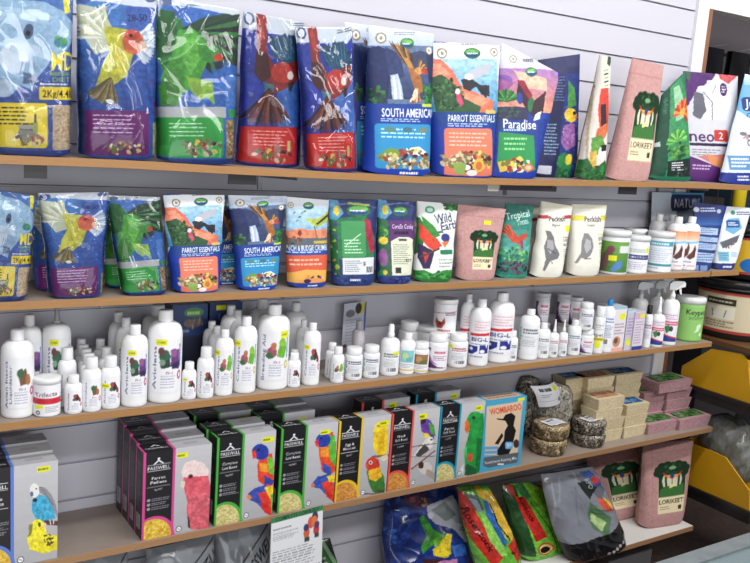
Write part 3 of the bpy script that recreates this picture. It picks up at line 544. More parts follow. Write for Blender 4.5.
def a_we():
    a = art(qWE, (320, 185, 3.947), (226, 230, 226), k=1.5)
    a.P([(470, 66), (560, 66), (560, 108), (500, 96)], (44, 120, 60)); a.SE(515, 84, 34, 15, [(60, 150, 70), (30, 90, 44)], 26, 8); a.E(429, 98, 19, 15, (70, 160, 120)); a.E(429, 98, 12, 9, (190, 226, 210)); a.T('Wild', 478, 130, 38, (30, 40, 96), w=66, rot=-8, bold=.03); a.T('Earth', 504, 158, 34, (30, 40, 96), w=72, rot=-8, bold=.03); a.X(455, 180, 478, 190, (30, 60, 50), 1, .8)
    a.P([(372, 120), (390, 130), (410, 170), (395, 250), (372, 280)], (50, 130, 60)); a.P([(385, 150), (440, 195), (470, 240), (440, 262), (410, 240), (385, 205)], (226, 70, 44)); a.P([(395, 120), (440, 160), (465, 200), (440, 210), (400, 160)], (60, 150, 60)); a.E(485, 208, 17, 17, (46, 56, 140)); a.P([(470, 225), (500, 220), (480, 250)], (222, 120, 50)); a.P([(380, 230), (440, 262), (420, 330), (396, 330), (380, 290)], (60, 36, 90)); a.P([(396, 262), (420, 270), (404, 310)], (206, 60, 44)); a.L([(460, 250), (385, 285)], 7, (90, 70, 60))
    a.RR(462, 256, 512, 275, 3, (40, 140, 96)); a.X(455, 290, 515, 330, (130, 150, 140), 3, .35); a.P([(370, 340), (400, 335), (430, 350), (480, 335), (540, 340), (540, 400), (360, 400)], (56, 150, 64)); a.SE(440, 362, 65, 18, [(80, 176, 80), (34, 110, 50)], 46, 8); a.P([(375, 370), (520, 372), (520, 400), (370, 400)], (44, 130, 60)); a.wp(.6, .08); return a
qTG = [(505, 203), (534, 206), (526, 280), (494, 279)]
def a_tg():
    a = art(qTG, (480, 185, 4.6875), (40, 130, 116), k=1.6)
    a.G(80, 90, 270, 330, (26, 116, 104), (90, 176, 160), 6); a.T('Tropical', 170, 140, 34, (214, 236, 226), w=110, rot=-10, bold=.015); a.T('Treats', 190, 172, 30, (200, 230, 220), w=56, rot=-12); a.P([(110, 185), (135, 205), (165, 245), (205, 225), (215, 240), (190, 262), (185, 315), (172, 280), (140, 270), (112, 230)], (206, 76, 50)); a.F(150, 250, -150, -110, 60, 70, 7, [(214, 96, 60), (160, 50, 40)], 5); a.P([(175, 262), (190, 262), (186, 320)], (150, 60, 110))
    a.SE(150, 330, 70, 36, [(70, 160, 90), (40, 120, 80), (130, 196, 120)], 60, 8); a.SE(150, 390, 70, 30, [(36, 60, 60), (80, 110, 100), (110, 60, 100), (24, 40, 44)], 70, 8); a.P([(60, 425), (240, 430), (240, 460), (60, 460)], (34, 150, 120)); a.wp(.7, .12); return a
qPK = [(541, 201), (573, 206), (560, 280), (529, 279)]
def a_pk(col=(190, 60, 66), yel=False):
    q = qPK if not yel else [(572, 204), (607, 205), (597, 278), (566, 277)]
    a = art(q, (480, 185, 4.6875), (222, 220, 208), k=1.6); o = 0
    if not yel:
        a.R(235, 70, 460, 112, (206, 204, 180)); a.R(255, 143, 425, 160, col); a.R(312, 140, 385, 166, (226, 224, 214)); a.T('Peckish', 350, 160, 26, (56, 36, 50), w=74, bold=.03); a.T('Pigeon', 345, 190, 12, (70, 70, 70), w=36)
        a.P([(295, 215), (318, 220), (330, 250), (335, 290), (355, 325), (345, 350), (310, 360), (285, 410), (275, 405), (290, 350), (285, 290), (300, 250)], (120, 120, 122)); a.P([(300, 260), (325, 262), (330, 300), (310, 330), (298, 300)], (166, 166, 168)); a.L([(300, 300), (340, 330)], 4, (80, 80, 84)); a.L([(310, 355), (320, 375)], 4, (120, 110, 110))
        a.wp(.7, .08); a.X(376, 246, 412, 252, (150, 130, 60), 1, .9); a.T('CLASSIC', 392, 263, 13, (40, 40, 44), w=38); a.T('BLEND', 392, 284, 13, (40, 40, 44), w=34); a.X(375, 305, 405, 345, (110, 110, 110), 4, .35); a.RR(388, 192, 412, 222, 2, YE)
    else:
        a.R(425, 80, 620, 112, (208, 206, 182)); a.R(425, 145, 600, 168, (216, 206, 70)); a.R(480, 140, 555, 170, (226, 224, 214)); a.T('Peckish', 518, 160, 27, (56, 36, 50), w=74, bold=.03); a.T('Canary', 508, 190, 12, (70, 70, 70), w=36)
        a.P([(475, 228), (495, 230), (510, 255), (514, 295), (500, 330), (478, 350), (455, 345), (435, 372), (425, 368), (455, 320), (460, 270)], (134, 134, 136)); a.P([(480, 255), (502, 265), (502, 300), (480, 325), (470, 290)], (176, 176, 178)); a.L([(470, 350), (500, 348)], 4, (90, 90, 90))
        a.wp(.7, .08); a.R(538, 234, 580, 238, (214, 200, 80)); a.T('EGG', 558, 254, 18, (40, 40, 44), w=34, bold=.03); a.T('& HONEY', 560, 277, 14, (40, 40, 44), w=36); a.X(545, 305, 580, 345, (110, 110, 110), 4, .35); a.R(540, 292, 580, 296, (214, 200, 80))
    return a
qNV = [(693, 202), (727, 206), (710, 272.5), (691, 271.5)]
def a_nv():
    a = art(qNV, (600, 180, 4.693), (34, 60, 134), k=1.6); a.R(395, 100, 620, 190, (38, 56, 120)); a.E(452, 140, 14, 12, (210, 214, 226)); a.X(470, 128, 540, 152, (190, 200, 225), 2, .6); a.E(555, 148, 10, 10, (170, 180, 210)); a.G(430, 165, 600, 215, (36, 62, 130), (46, 100, 176), 4)
    for y, h in ((222, 32), (266, 22), (296, 30), (342, 44)): a.P([(446, y), (552, y+8), (548, y+h+8), (440, y+h)], (166, 190, 220)); a.X(450, y+6, 540, y+h, (80, 110, 160), 3, .4)
    a.R(432, 405, 460, 430, (120, 150, 200)); a.R(468, 405, 500, 432, (120, 150, 200)); return a
qWB = [(727, 206), (750, 208), (730, 273), (712, 272)]
def a_wb():
    a = art([(722, 206), (750, 208), (732, 273), (710, 272)], (600, 180, 4.693), (222, 226, 232), k=1.6); a.E(615, 155, 10, 11, (60, 150, 110)); a.X(630, 148, 690, 168, (70, 90, 130), 2, .6); a.P([(575, 240), (590, 185), (640, 180), (650, 230), (612, 262)], (110, 176, 214)); a.RR(582, 192, 640, 228, 6, (36, 90, 160)); a.X(590, 200, 634, 220, WH, 2, .6); a.P([(550, 300), (640, 262), (625, 300), (560, 330)], (100, 104, 112)); a.SE(590, 315, 34, 12, [(150, 110, 90), (90, 90, 100)], 12, 6); a.R(540, 345, 588, 392, (130, 190, 214)); a.X(545, 350, 584, 386, (60, 110, 150), 4, .4); a.RR(596, 345, 624, 372, 3, (180, 200, 225)); a.R(500, 402, 640, 445, (36, 56, 130)); a.X(560, 412, 600, 424, WH, 1, .8); return a
# ---- cartons of pellets: black stripe with logo, grey face with birds
GY = (184, 184, 188)
def norm(a): a.q = [np.array(p, float) for p in ((0, 0), (100, 0), (100, 142), (0, 142))]; a.crop = (0, 0, 1)
def pass_front(quad, crop, edge, title, bird, pel, bg=GY, st=None):
    a = art(quad, crop, bg, k=1.7); save = (a.q, a.crop); norm(a)
    a.G(45, 0, 100, 142, (192, 192, 196), (172, 172, 176), 8)
    a.q, a.crop = save; bird(a); a.wp(.9, .16); norm(a)
    a.R(0, 0, 46, 142, edge); a.R(4, 0, 42, 142, (22, 22, 26)); a.P([(40, 120), (47, 135), (49, 142), (40, 142)], edge)
    a.P([(14, 21), (22, 14), (30, 21)], WH); a.P([(17, 21), (22, 16.5), (27, 21)], (22, 22, 26)); a.L([(6, 22), (39, 22)], .9, WH); a.E(22, 12.5, 2, 1.8, WH)
    a.T('PASSWELL', 22.5, 27, 5.5, WH, w=32, bold=.03); a.L([(6, 31.5), (39, 31.5)], .8, (190, 190, 190))
    t = title.split('|'); a.T(t[0], 22.5, 43, 4.6, WH, bold=.03, w=min(25, 3.3*len(t[0]))); 
    if len(t) > 1: a.T(t[1], 22.5, 50, 4.6, WH, bold=.03, w=min(25, 3.3*len(t[1])))
    a.L([(6, 57), (39, 57)], .8, (190, 190, 190)); a.T('1kg NET', 22.5, 62, 3.2, WH, w=12); 
    for j in range(3): a.E(9, 78+j*7, 2.6, 2.4, (150, 150, 155)); a.X(13, 75.5+j*7, 40, 81+j*7, (140, 140, 148), 2, .45)
    a.E(17, 137, 30, 32, edge, n=36); a.E(16, 138, 26.5, 28.5, pel[0], n=36); a.SE(16, 138, 25, 27, pel, 300, 2.2); a.R(0, 0, 3.4, 142, edge)
    a.E(54, 134, 4.6, 5, (90, 90, 96)); a.E(54, 134, 3.4, 3.7, WH); a.L([(52, 133), (56, 135)], 1, (90, 90, 96))
    if st: a.R(*st, YE); a.X(st[0]+1, st[1]+1.5, st[2]-1, st[3]-1.5, (120, 120, 20), 1, .6)
    return a.out()
def pass_top(edge):
    a = Art(90, 34, [(0, 0), (100, 0), (100, 34), (0, 34)], (0, 0, 1), (186, 186, 190)); a.R(0, 0, 46, 34, edge); a.R(3.5, 0, 42.5, 34, (24, 24, 28))
    a.P([(16, 12), (23, 5), (30, 12)], WH); a.P([(19, 12), (23, 8), (27, 12)], (24, 24, 28)); a.T('PASSWELL', 23, 19, 6, WH, w=32, bold=.03); a.X(62, 12, 84, 22, (120, 120, 126), 2, .4); return a.out()
def pass_side(edge):
    a = Art(36, 110, [(0, 0), (36, 0), (36, 142), (0, 142)], (0, 0, 1), (30, 30, 34)); a.R(32.5, 0, 36, 142, edge); a.R(0, 0, 1.5, 142, edge); a.X(6, 20, 26, 95, (120, 120, 124), 20, .35); a.R(6, 104, 24, 128, (170, 170, 172)); a.X(8, 106, 22, 126, (60, 60, 60), 5, .5); return a.out()
def b_galah(a):
    a.P([(240, 300), (262, 290), (300, 286), (324, 296), (334, 330), (335, 380), (330, 445), (300, 452), (264, 452), (258, 425), (250, 396), (252, 360), (244, 330)], (206, 92, 104)); a.P([(318, 300), (336, 330), (336, 444), (324, 446)], (170, 90, 110)); a.SE(292, 370, 34, 75, [(212, 100, 112), (200, 86, 100), (218, 112, 122)], 160, 5); a.P([(252, 400), (262, 430), (262, 450), (254, 445)], (60, 40, 50))
    a.P([(232, 270), (245, 240), (275, 230), (305, 240), (322, 262), (318, 300), (262, 300), (240, 290)], (232, 212, 208)); a.SE(278, 262, 36, 24, [(236, 220, 216), (226, 200, 198)], 50, 5); a.P([(240, 285), (320, 280), (330, 330), (262, 335), (240, 320)], (212, 90, 104)); a.E(263, 283, 9, 7, (150, 60, 80)); a.E(263, 283, 4, 4, (20, 16, 20)); a.P([(232, 298), (246, 296), (242, 322), (230, 316)], (216, 206, 190))
def b_lori(k=1, dx=0, dy=0):
    def f(a):
        D = lambda p: [(dx+x*k, dy+y*k) for x, y in p]
        a.P(D([(490, 205), (525, 200), (532, 240), (530, 305), (505, 305), (480, 290), (478, 240)]), (226, 70, 44)); a.P(D([(508, 210), (528, 215), (532, 270), (515, 262)]), (120, 190, 60)); a.P(D([(485, 230), (510, 235), (512, 262), (485, 258)]), (236, 150, 50)); a.E(dx+488*k, dy+196*k, 27*k, 26*k, (40, 60, 160)); a.P(D([(460, 195), (474, 190), (476, 215), (464, 220)]), (222, 60, 40)); a.E(dx+482*k, dy+190*k, 4*k, 4*k, (10, 10, 20)); a.P(D([(500, 270), (530, 285), (528, 300), (500, 300)]), (50, 70, 160))
        a.P(D([(448, 335), (470, 315), (505, 300), (530, 320), (530, 400), (500, 390), (480, 365), (455, 355)]), (60, 80, 170)); a.P(D([(480, 330), (520, 320), (532, 345), (530, 385), (500, 375)]), (226, 60, 44)); a.P(D([(500, 310), (534, 300), (536, 350), (518, 345)]), (236, 200, 50)); a.P(D([(486, 360), (526, 372), (522, 402), (495, 385)]), (206, 44, 36)); a.E(dx+452*k, dy+345*k, 9*k, 7*k, (230, 130, 60))
        a.P(D([(520, 330), (536, 330), (536, 400), (524, 400)]), (100, 180, 60))
    return f
def b_lori3(a):
    a.P([(180, 215), (235, 190), (250, 230), (250, 330), (225, 345), (195, 330), (185, 270)], (226, 76, 44)); a.P([(215, 200), (245, 205), (252, 320), (228, 290)], (90, 180, 60)); a.P([(190, 240), (222, 246), (224, 280), (192, 278)], (240, 150, 50)); a.E(200, 218, 28, 27, (44, 66, 166)); a.P([(167, 222), (182, 212), (184, 240), (174, 242)], (222, 60, 40)); a.E(192, 212, 4, 4, (10, 10, 20)); a.P([(198, 300), (232, 320), (230, 345), (200, 335)], (50, 80, 170))
    a.P([(158, 378), (180, 352), (220, 340), (250, 350), (252, 430), (215, 420), (190, 395), (165, 392)], (56, 84, 176)); a.P([(195, 375), (240, 360), (250, 440), (215, 420)], (226, 64, 44)); a.P([(215, 348), (252, 342), (250, 370), (225, 372)], (236, 200, 50)); a.E(162, 384, 9, 7, (230, 120, 60)); a.P([(205, 395), (248, 420), (246, 445), (215, 425)], (206, 44, 36))
def b_egg(a):
    a.P([(385, 190), (398, 165), (425, 160), (440, 175), (440, 255), (425, 285), (400, 280), (385, 240)], (240, 200, 40)); a.E(408, 176, 18, 17, (244, 210, 56)); a.P([(395, 200), (425, 210), (430, 262), (405, 262)], (222, 178, 34)); a.E(404, 172, 3, 3, (20, 20, 16)); a.L([(380, 282), (445, 274)], 8, (120, 100, 90)); a.P([(405, 285), (440, 270), (440, 290), (420, 296)], (216, 200, 170))
    a.E(384, 310, 26, 28, (196, 56, 40)); a.P([(362, 330), (405, 320), (428, 350), (432, 395), (415, 415), (385, 405), (368, 370)], (64, 120, 50)); a.P([(368, 330), (412, 318), (420, 350), (395, 368), (370, 360)], (240, 180, 40)); a.P([(357, 312), (368, 302), (368, 322)], (226, 90, 60)); a.E(377, 302, 7, 7, WH); a.E(377, 302, 4, 4, (10, 10, 10)); a.P([(400, 400), (432, 395), (428, 412), (408, 414)], (60, 80, 50)); a.L([(345, 415), (435, 408)], 5, (110, 90, 80))
def b_fin(a):
    a.P([(562, 165), (582, 148), (602, 160), (618, 200), (615, 225), (590, 215), (568, 195)], (100, 60, 150)); a.P([(592, 165), (612, 175), (622, 215), (604, 205)], (80, 160, 70)); a.E(573, 158, 11, 13, (50, 40, 50)); a.P([(566, 180), (590, 190), (596, 215), (575, 210)], (110, 60, 160)); a.P([(572, 200), (592, 205), (606, 222), (580, 220)], (230, 200, 60)); a.P([(556, 150), (566, 145), (566, 162)], (210, 60, 60))
    a.P([(532, 290), (585, 222), (606, 226), (612, 248), (590, 268), (560, 278)], (216, 214, 212)); a.P([(545, 280), (580, 240), (598, 262), (560, 288)], (70, 64, 66)); a.E(602, 228, 11, 12, (226, 226, 224)); a.E(606, 226, 5, 3, (40, 40, 40)); a.L([(530, 250), (625, 240)], 3, (110, 80, 70)); a.L([(530, 330), (620, 265)], 4, (120, 60, 50)); a.L([(530, 285), (620, 285)], 2.5, (110, 80, 70))
    a.E(585, 328, 26, 22, (206, 198, 194)); a.E(567, 316, 10, 13, (60, 44, 44)); a.P([(590, 330), (622, 345), (615, 370), (585, 350)], (170, 150, 140)); a.P([(560, 316), (550, 322), (560, 326)], (200, 150, 120))
def b_ecl(a):
    a.E(238, 232, 38, 40, (44, 160, 70)); a.P([(206, 215), (275, 200), (278, 280), (268, 420), (245, 445), (195, 440), (192, 350), (210, 280)], (40, 150, 66)); a.P([(245, 300), (272, 300), (262, 430), (240, 440)], (28, 118, 56)); a.P([(192, 232), (208, 228), (216, 262), (202, 280), (192, 262)], (226, 110, 50)); a.E(231, 218, 6, 6, (20, 30, 20)); a.E(217, 375, 11, 18, (206, 66, 44)); a.P([(200, 400), (245, 420), (240, 450), (192, 448)], (26, 90, 50)); a.P([(192, 340), (204, 330), (202, 380), (192, 390)], (60, 180, 90)); a.P([(168, 430), (190, 400), (188, 445)], (214, 214, 214))
def b_bud(a):
    a.P([(125, 300), (165, 270), (215, 275), (250, 320), (262, 370), (240, 395), (160, 400), (125, 350)], (64, 164, 200)); a.SE(185, 340, 50, 45, [(80, 180, 214), (50, 150, 190)], 60, 8); a.P([(160, 235), (195, 230), (235, 260), (265, 310), (275, 370), (250, 330), (215, 280), (170, 260)], (140, 138, 146))
    for i in range(10): a.L([(165+i*8, 238+i*7), (180+i*8, 232+i*9)], 3, (90, 88, 98))
    a.E(138, 252, 27, 34, (228, 228, 224)); a.E(122, 270, 10, 12, (90, 100, 140)); a.E(148, 243, 4, 4, (20, 20, 20)); a.E(142, 298, 14, 10, (30, 30, 50)); a.L([(200, 398), (278, 395)], 22, (90, 50, 50)); a.L([(230, 380), (235, 405)], 6, (220, 206, 196)); a.L([(250, 375), (253, 402)], 6, (220, 206, 196))
    a.P([(105, 480), (125, 420), (150, 395), (200, 400), (215, 450), (275, 455), (275, 520), (200, 550), (120, 535)], (232, 218, 40)); a.E(168, 425, 42, 38, (238, 226, 50)); a.E(172, 412, 9, 11, (90, 80, 50)); a.E(204, 415, 9, 16, (226, 190, 170)); a.SE(225, 480, 30, 26, [(90, 80, 40), (60, 50, 30), (222, 210, 60)], 46, 6); a.P([(112, 420), (135, 410), (130, 460), (112, 475)], (130, 130, 50)); a.SE(150, 500, 40, 30, [(226, 206, 40), (240, 230, 80)], 30, 7)
def womba():
    q = [(490, 401.5), (527, 397.5), (521, 463.5), (480.5, 471)]
    a = art(q, (420, 370, 4.331), (72, 160, 196), k=1.8)
    a.P([(306, 158), (446, 140), (424, 372), (284, 396)], (216, 190, 160)); a.T('WOMBAROO', 378, 172, 26, (206, 70, 40), w=126, rot=-9, bold=.05)
    a.P([(340, 208), (366, 212), (376, 195), (400, 188), (416, 202), (408, 240), (418, 262), (400, 335), (384, 365), (340, 362), (338, 345), (368, 300), (372, 262), (385, 240), (375, 220), (345, 214)], (20, 18, 20)); a.P([(330, 315), (360, 270), (366, 282), (345, 318)], (30, 28, 30)); a.E(419, 316, 12, 18, (70, 44, 36)); a.RR(373, 308, 405, 338, 6, (96, 170, 214)); a.X(378, 314, 400, 332, WH, 3, .5)
    for j in range(3): a.RR(286-j*3, 326+j*18, 346-j*5, 338+j*18, 5, (90, 160, 206)); 
    a.P([(284, 372), (430, 352), (424, 395), (300, 415), (280, 405)], (88, 96, 104)); a.T('Insectivore Rearing Mix', 355, 384, 13, WH, w=136, rot=-8); a.R(340, 398, 366, 404, WH); a.P([(426, 130), (452, 126), (451, 138), (426, 142)], YE); return a.out()
def womba_top():
    a = Art(60, 30, [(0, 0), (100, 0), (100, 50), (0, 50)], (0, 0, 1), (72, 160, 196)); a.RR(10, 8, 92, 44, 6, (200, 180, 160)); a.X(16, 14, 86, 38, (150, 80, 60), 2, .5); return a.out()
# ---- bottle labels, 100 wide by h
def lab(w, h, nu, nv, bg=(232, 233, 236)): return Art(nu, nv, [(0, 0), (w, 0), (w, h), (0, h)], (0, 0, 1), bg)
def L_avi(word='Aviclens', birds='gp', drop=(170, 30, 90), st=(40, 2, 72, 15), n=(56, 64), h=120, stripe=True):
    a = lab(130, h, *n); NV = (50, 54, 110)
    if birds == 'gp': a.E(66, 40, 16, 17, (36, 92, 66)); a.E(58, 29, 10, 9, (96, 60, 56)); a.P([(50, 50), (80, 44), (84, 62), (56, 66)], (30, 52, 52)); a.E(60, 52, 9, 7, (120, 150, 120)); a.P([(84, 24), (112, 26), (114, 66), (84, 62)], (104, 60, 120)); a.E(94, 32, 10, 10, (140, 90, 140)); a.P([(84, 56), (114, 52), (114, 68), (86, 66)], (50, 40, 80))
    if birds == 'fr': a.E(62, 52, 16, 13, (150, 80, 90)); a.E(55, 60, 12, 8, (60, 100, 60)); a.P([(78, 62), (88, 24), (106, 20), (113, 42), (104, 66)], (104, 170, 50)); a.E(97, 28, 11, 10, (132, 190, 60)); a.E(68, 36, 9, 9, (190, 110, 80)); a.R(114, 14, 118, 66, (60, 120, 190))
    if birds == 'rd': a.P([(66, 30), (90, 22), (104, 48), (86, 60), (70, 54)], (40, 46, 50)); a.E(74, 32, 10, 11, (170, 60, 60)); a.P([(92, 40), (108, 46), (112, 68), (96, 64)], (120, 50, 50)); a.E(70, 52, 10, 8, (70, 100, 60))
    if birds == 'br': a.P([(66, 40), (92, 28), (104, 60), (74, 68)], (110, 84, 60)); a.E(74, 38, 11, 11, (60, 96, 60)); a.E(98, 54, 10, 13, (160, 104, 70))
    if stripe and birds == 'gp': a.R(114, 14, 118, 64, (60, 110, 190))
    a.wp(.9, .14); k = h*.78 if len(word) < 12 else h*.9
    a.T(word[:12], 36 if len(word) < 14 else 30, h*.54, 12 if len(word) < 14 else 9, NV, w=k, rot=-90, bold=.0)
    if len(word) > 14: a.T(word[12:], 43, h*.54, 9, NV, w=k*.8, rot=-90, bold=.0)
    a.T('Bird', 80, h*.62, 6, (120, 50, 90), w=20, bold=0); a.X(56, h*.67, 108, h*.92, (150, 150, 180), 5, .35)
    a.E(114, h*.68, 8, 10, drop); a.E(114, h*.68, 4, 6, (232, 233, 236))
    if st: a.R(*st, YE); a.X(st[0]+4, st[1]+4, st[2]-4, st[3]-4, (150, 150, 30), 1, .6)
    return a.out()
def L_tri():
    a = lab(110, 110, 46, 46); a.T('Trifecta', 52, 30, 17, (60, 40, 50), w=74, rot=-4); a.R(0, 44, 110, 66, (196, 34, 52)); a.R(12, 70, 44, 82, YE); a.X(50, 74, 96, 98, (120, 120, 130), 4, .4); a.E(26, 98, 8, 8, (90, 90, 110)); a.E(26, 98, 4, 4, (230, 230, 235)); return a.out()
def L_big():
    a = lab(100, 150, 44, 66); a.X(30, 8, 92, 48, (226, 160, 170), 4, .4); a.P([(14, 56), (96, 52), (94, 62), (14, 66)], (206, 40, 50)); a.T('BIG-L', 54, 77, 15, (34, 40, 120), w=64, bold=.04); a.X(20, 92, 90, 98, (120, 130, 170), 1); a.R(8, 102, 48, 134, (34, 44, 130)); a.E(22, 114, 8, 6, WH); a.P([(30, 134), (48, 120), (48, 134)], WH); a.R(54, 98, 92, 130, (34, 44, 130)); a.E(66, 122, 10, 7, WH); a.P([(76, 98), (86, 98), (84, 112)], WH); a.X(20, 138, 80, 146, (120, 120, 150), 1); return a.out()
def L_arc(c=(80, 36, 90), c2=(200, 60, 100)):
    a = lab(110, 90, 40, 34); a.P([(0, 10), (22, 10), (14, 36), (26, 62), (60, 82), (104, 86), (0, 90)], c); a.P([(22, 10), (30, 10), (22, 34), (36, 58), (62, 76), (30, 66), (14, 40)], (150, 110, 160)); a.X(44, 20, 96, 30, c2, 1, .8); a.X(40, 38, 100, 60, (150, 90, 130), 3, .4); return a.out()
def L_txt(c1=(60, 60, 80), st=None, bar=True, band=None, h=100, side=None):
    a = lab(110, h, 40, 38)
    if band: a.R(0, band[0], 110, band[1], band[2])
    if side: a.T(side[0], 16, h/2, 15, side[1], w=h*.8, rot=-90)
    a.X(30, 14, 98, 34, c1, 2, .6); a.X(30, 40, 98, h-26, (150, 155, 165), 6, .4)
    if bar: [a.R(48+i*4, h-24, 50+i*4, h-8, (60, 60, 66)) for i in range(11)]
    if st: a.R(*st, YE)
    return a.out()
def L_chk():
    a = lab(110, 100, 44, 40); a.L([(4, 30), (106, 20)], 2, (200, 60, 60)); a.X(56, 22, 100, 36, (90, 60, 80), 2); a.P([(16, 60), (22, 44), (30, 56), (44, 60), (54, 42), (58, 62), (46, 82), (26, 82)], (170, 70, 44)); a.P([(28, 56), (44, 60), (52, 48), (46, 70), (34, 72)], (110, 40, 30)); a.X(20, 86, 100, 96, (190, 80, 70), 1); return a.out()
def L_pic(c, c2, c3):          # picture block under a header
    a = lab(110, 110, 44, 44); a.R(20, 12, 98, 70, c); a.E(46, 40, 16, 18, c2); a.P([(50, 50), (90, 40), (84, 66), (56, 66)], c3); a.X(24, 76, 94, 98, (110, 120, 130), 3, .4); a.R(0, 102, 110, 110, (220, 190, 90)); return a.out()
def L_vet():
    a = lab(100, 130, 40, 52); a.R(4, 40, 96, 58, (220, 80, 120)); a.X(30, 44, 92, 54, WH, 1); a.P([(30, 66), (52, 56), (62, 76), (44, 94)], (60, 130, 60)); a.E(62, 72, 9, 12, (60, 60, 70)); a.P([(0, 96), (100, 118), (100, 130), (0, 130)], (40, 60, 140)); a.P([(0, 90), (100, 112), (100, 118), (0, 96)], (206, 50, 60)); a.X(10, 10, 90, 34, (200, 120, 160), 3, .4); return a.out()
def L_hor():
    a = lab(110, 130, 40, 48); a.G(0, 0, 110, 34, (236, 160, 110), (236, 206, 180), 4); a.P([(0, 44), (110, 34), (110, 40), (0, 50)], (120, 190, 226)); a.P([(10, 90), (30, 70), (48, 62), (52, 40), (60, 60), (56, 84), (34, 100)], (110, 60, 44)); a.P([(50, 92), (74, 70), (84, 48), (92, 62), (90, 90), (66, 100)], (90, 46, 36)); a.X(10, 104, 80, 114, (140, 150, 170), 1); a.R(10, 120, 50, 123, (60, 70, 140)); a.R(56, 120, 96, 123, (220, 90, 80)); return a.out()
def L_fin():
    a = lab(110, 100, 48, 44, (84, 140, 60)); a.G(0, 0, 110, 100, (110, 160, 70), (70, 124, 52), 5); a.P([(20, 96), (24, 50), (40, 20), (56, 30), (50, 60), (36, 96)], (110, 80, 80)); a.E(48, 26, 11, 11, (130, 70, 80)); a.P([(50, 92), (66, 66), (86, 62), (84, 84), (60, 98)], (80, 130, 190)); a.RR(72, 14, 108, 36, 3, (220, 224, 220)); a.R(44, 46, 66, 62, YE); return a.out()
def L_nav():
    a = lab(110, 110, 44, 44); a.E(14, 16, 8, 6, (110, 190, 70)); a.X(22, 20, 90, 34, (140, 170, 140), 2); a.R(0, 42, 110, 60, (36, 44, 110)); a.T('PROBIOTICH', 55, 51, 9, WH, w=90, bold=.02); a.X(12, 68, 98, 100, (160, 160, 190), 4, .4); a.E(98, 24, 9, 10, YE); return a.out()
def L_teal():
    a = lab(120, 130, 50, 52); a.R(0, 8, 120, 26, (60, 160, 180)); a.X(26, 11, 96, 22, WH, 1, .7); a.X(10, 34, 110, 94, (170, 190, 215), 7, .4); a.R(0, 98, 120, 108, (60, 150, 160)); a.X(10, 112, 70, 120, (120, 150, 170), 1); return a.out()
def L_kay():
    a = lab(120, 160, 60, 80, (142, 196, 106)); a.R(0, 0, 120, 10, (150, 206, 116)); a.T('Keypets', 86, 34, 24, (24, 40, 26), w=70, bold=.03); a.X(60, 54, 116, 70, (60, 110, 60), 3, .4); a.P([(86, 96), (98, 82), (104, 96), (94, 120), (80, 126), (86, 110)], (214, 234, 200)); a.E(104, 134, 5, 8, (226, 240, 216)); a.X(6, 20, 40, 60, (90, 150, 80), 4, .3); return a.out()
def L_yel():
    a = lab(100, 150, 30, 46); a.T('apet', 50, 70, 20, (90, 90, 70), w=70); a.R(0, 84, 100, 104, (222, 206, 40)); a.X(10, 88, 90, 100, (120, 110, 20), 1); a.E(50, 122, 22, 18, YE); a.X(20, 20, 80, 50, (150, 150, 110), 3, .4); return a.out()
def L_blue():
    a = lab(100, 150, 34, 50); a.X(16, 14, 90, 40, (60, 100, 170), 2, .5); a.X(16, 46, 90, 110, (110, 130, 160), 8, .4); [a.R(20+i*5, 116, 23+i*5, 138, (50, 50, 60)) for i in range(8)]; return a.out()
# ---- floor bags
qF1 = [(392, 495), (452, 478), (470, 600), (404, 612)]
def a_f1():
    a = art([(390, 492), (462, 478), (475, 565), (386, 575)], (370, 460, 5.47), (34, 62, 150), k=1.5)
    a.P([(60, 150), (260, 150), (240, 500), (60, 560)], (30, 56, 132)); a.SE(150, 300, 60, 120, [(40, 74, 160), (26, 48, 118), (50, 96, 180)], 24, 18)
    a.P([(190, 190), (300, 180), (320, 220), (260, 250), (210, 230)], (120, 50, 90)); a.E(238, 206, 20, 14, (196, 90, 110)); a.SE(285, 215, 35, 22, [(150, 60, 60), (60, 40, 70), (200, 150, 60)], 24, 9)
    a.P([(300, 240), (450, 190), (500, 400), (470, 440), (410, 360), (330, 330), (300, 290)], (190, 192, 204)); a.P([(320, 260), (400, 220), (440, 290), (380, 320)], (136, 148, 150)); a.E(312, 286, 16, 14, (216, 220, 224)); a.T('neo', 462, 340, 40, (90, 60, 120), w=66, rot=-66)
    a.P([(250, 290), (275, 280), (310, 350), (345, 375), (320, 400), (290, 430), (240, 465), (236, 430), (275, 380)], (70, 160, 60)); a.P([(300, 400), (360, 370), (350, 410), (300, 440)], (110, 180, 50)); a.P([(290, 450), (330, 420), (370, 378), (398, 382), (380, 430), (380, 480), (340, 495), (290, 480)], (226, 200, 40))
    a.P([(230, 490), (330, 500), (330, 530), (240, 525)], (80, 40, 44)); a.P([(260, 530), (330, 505), (410, 510), (400, 600), (260, 600)], (196, 130, 180)); a.P([(380, 440), (460, 440), (470, 500), (400, 500)], (60, 110, 200)); a.P([(470, 440), (515, 420), (520, 560), (470, 600)], (90, 60, 130)); a.wp(1., .2); return a
qF2 = [(452, 488), (486, 486), (523, 600), (484, 612)]
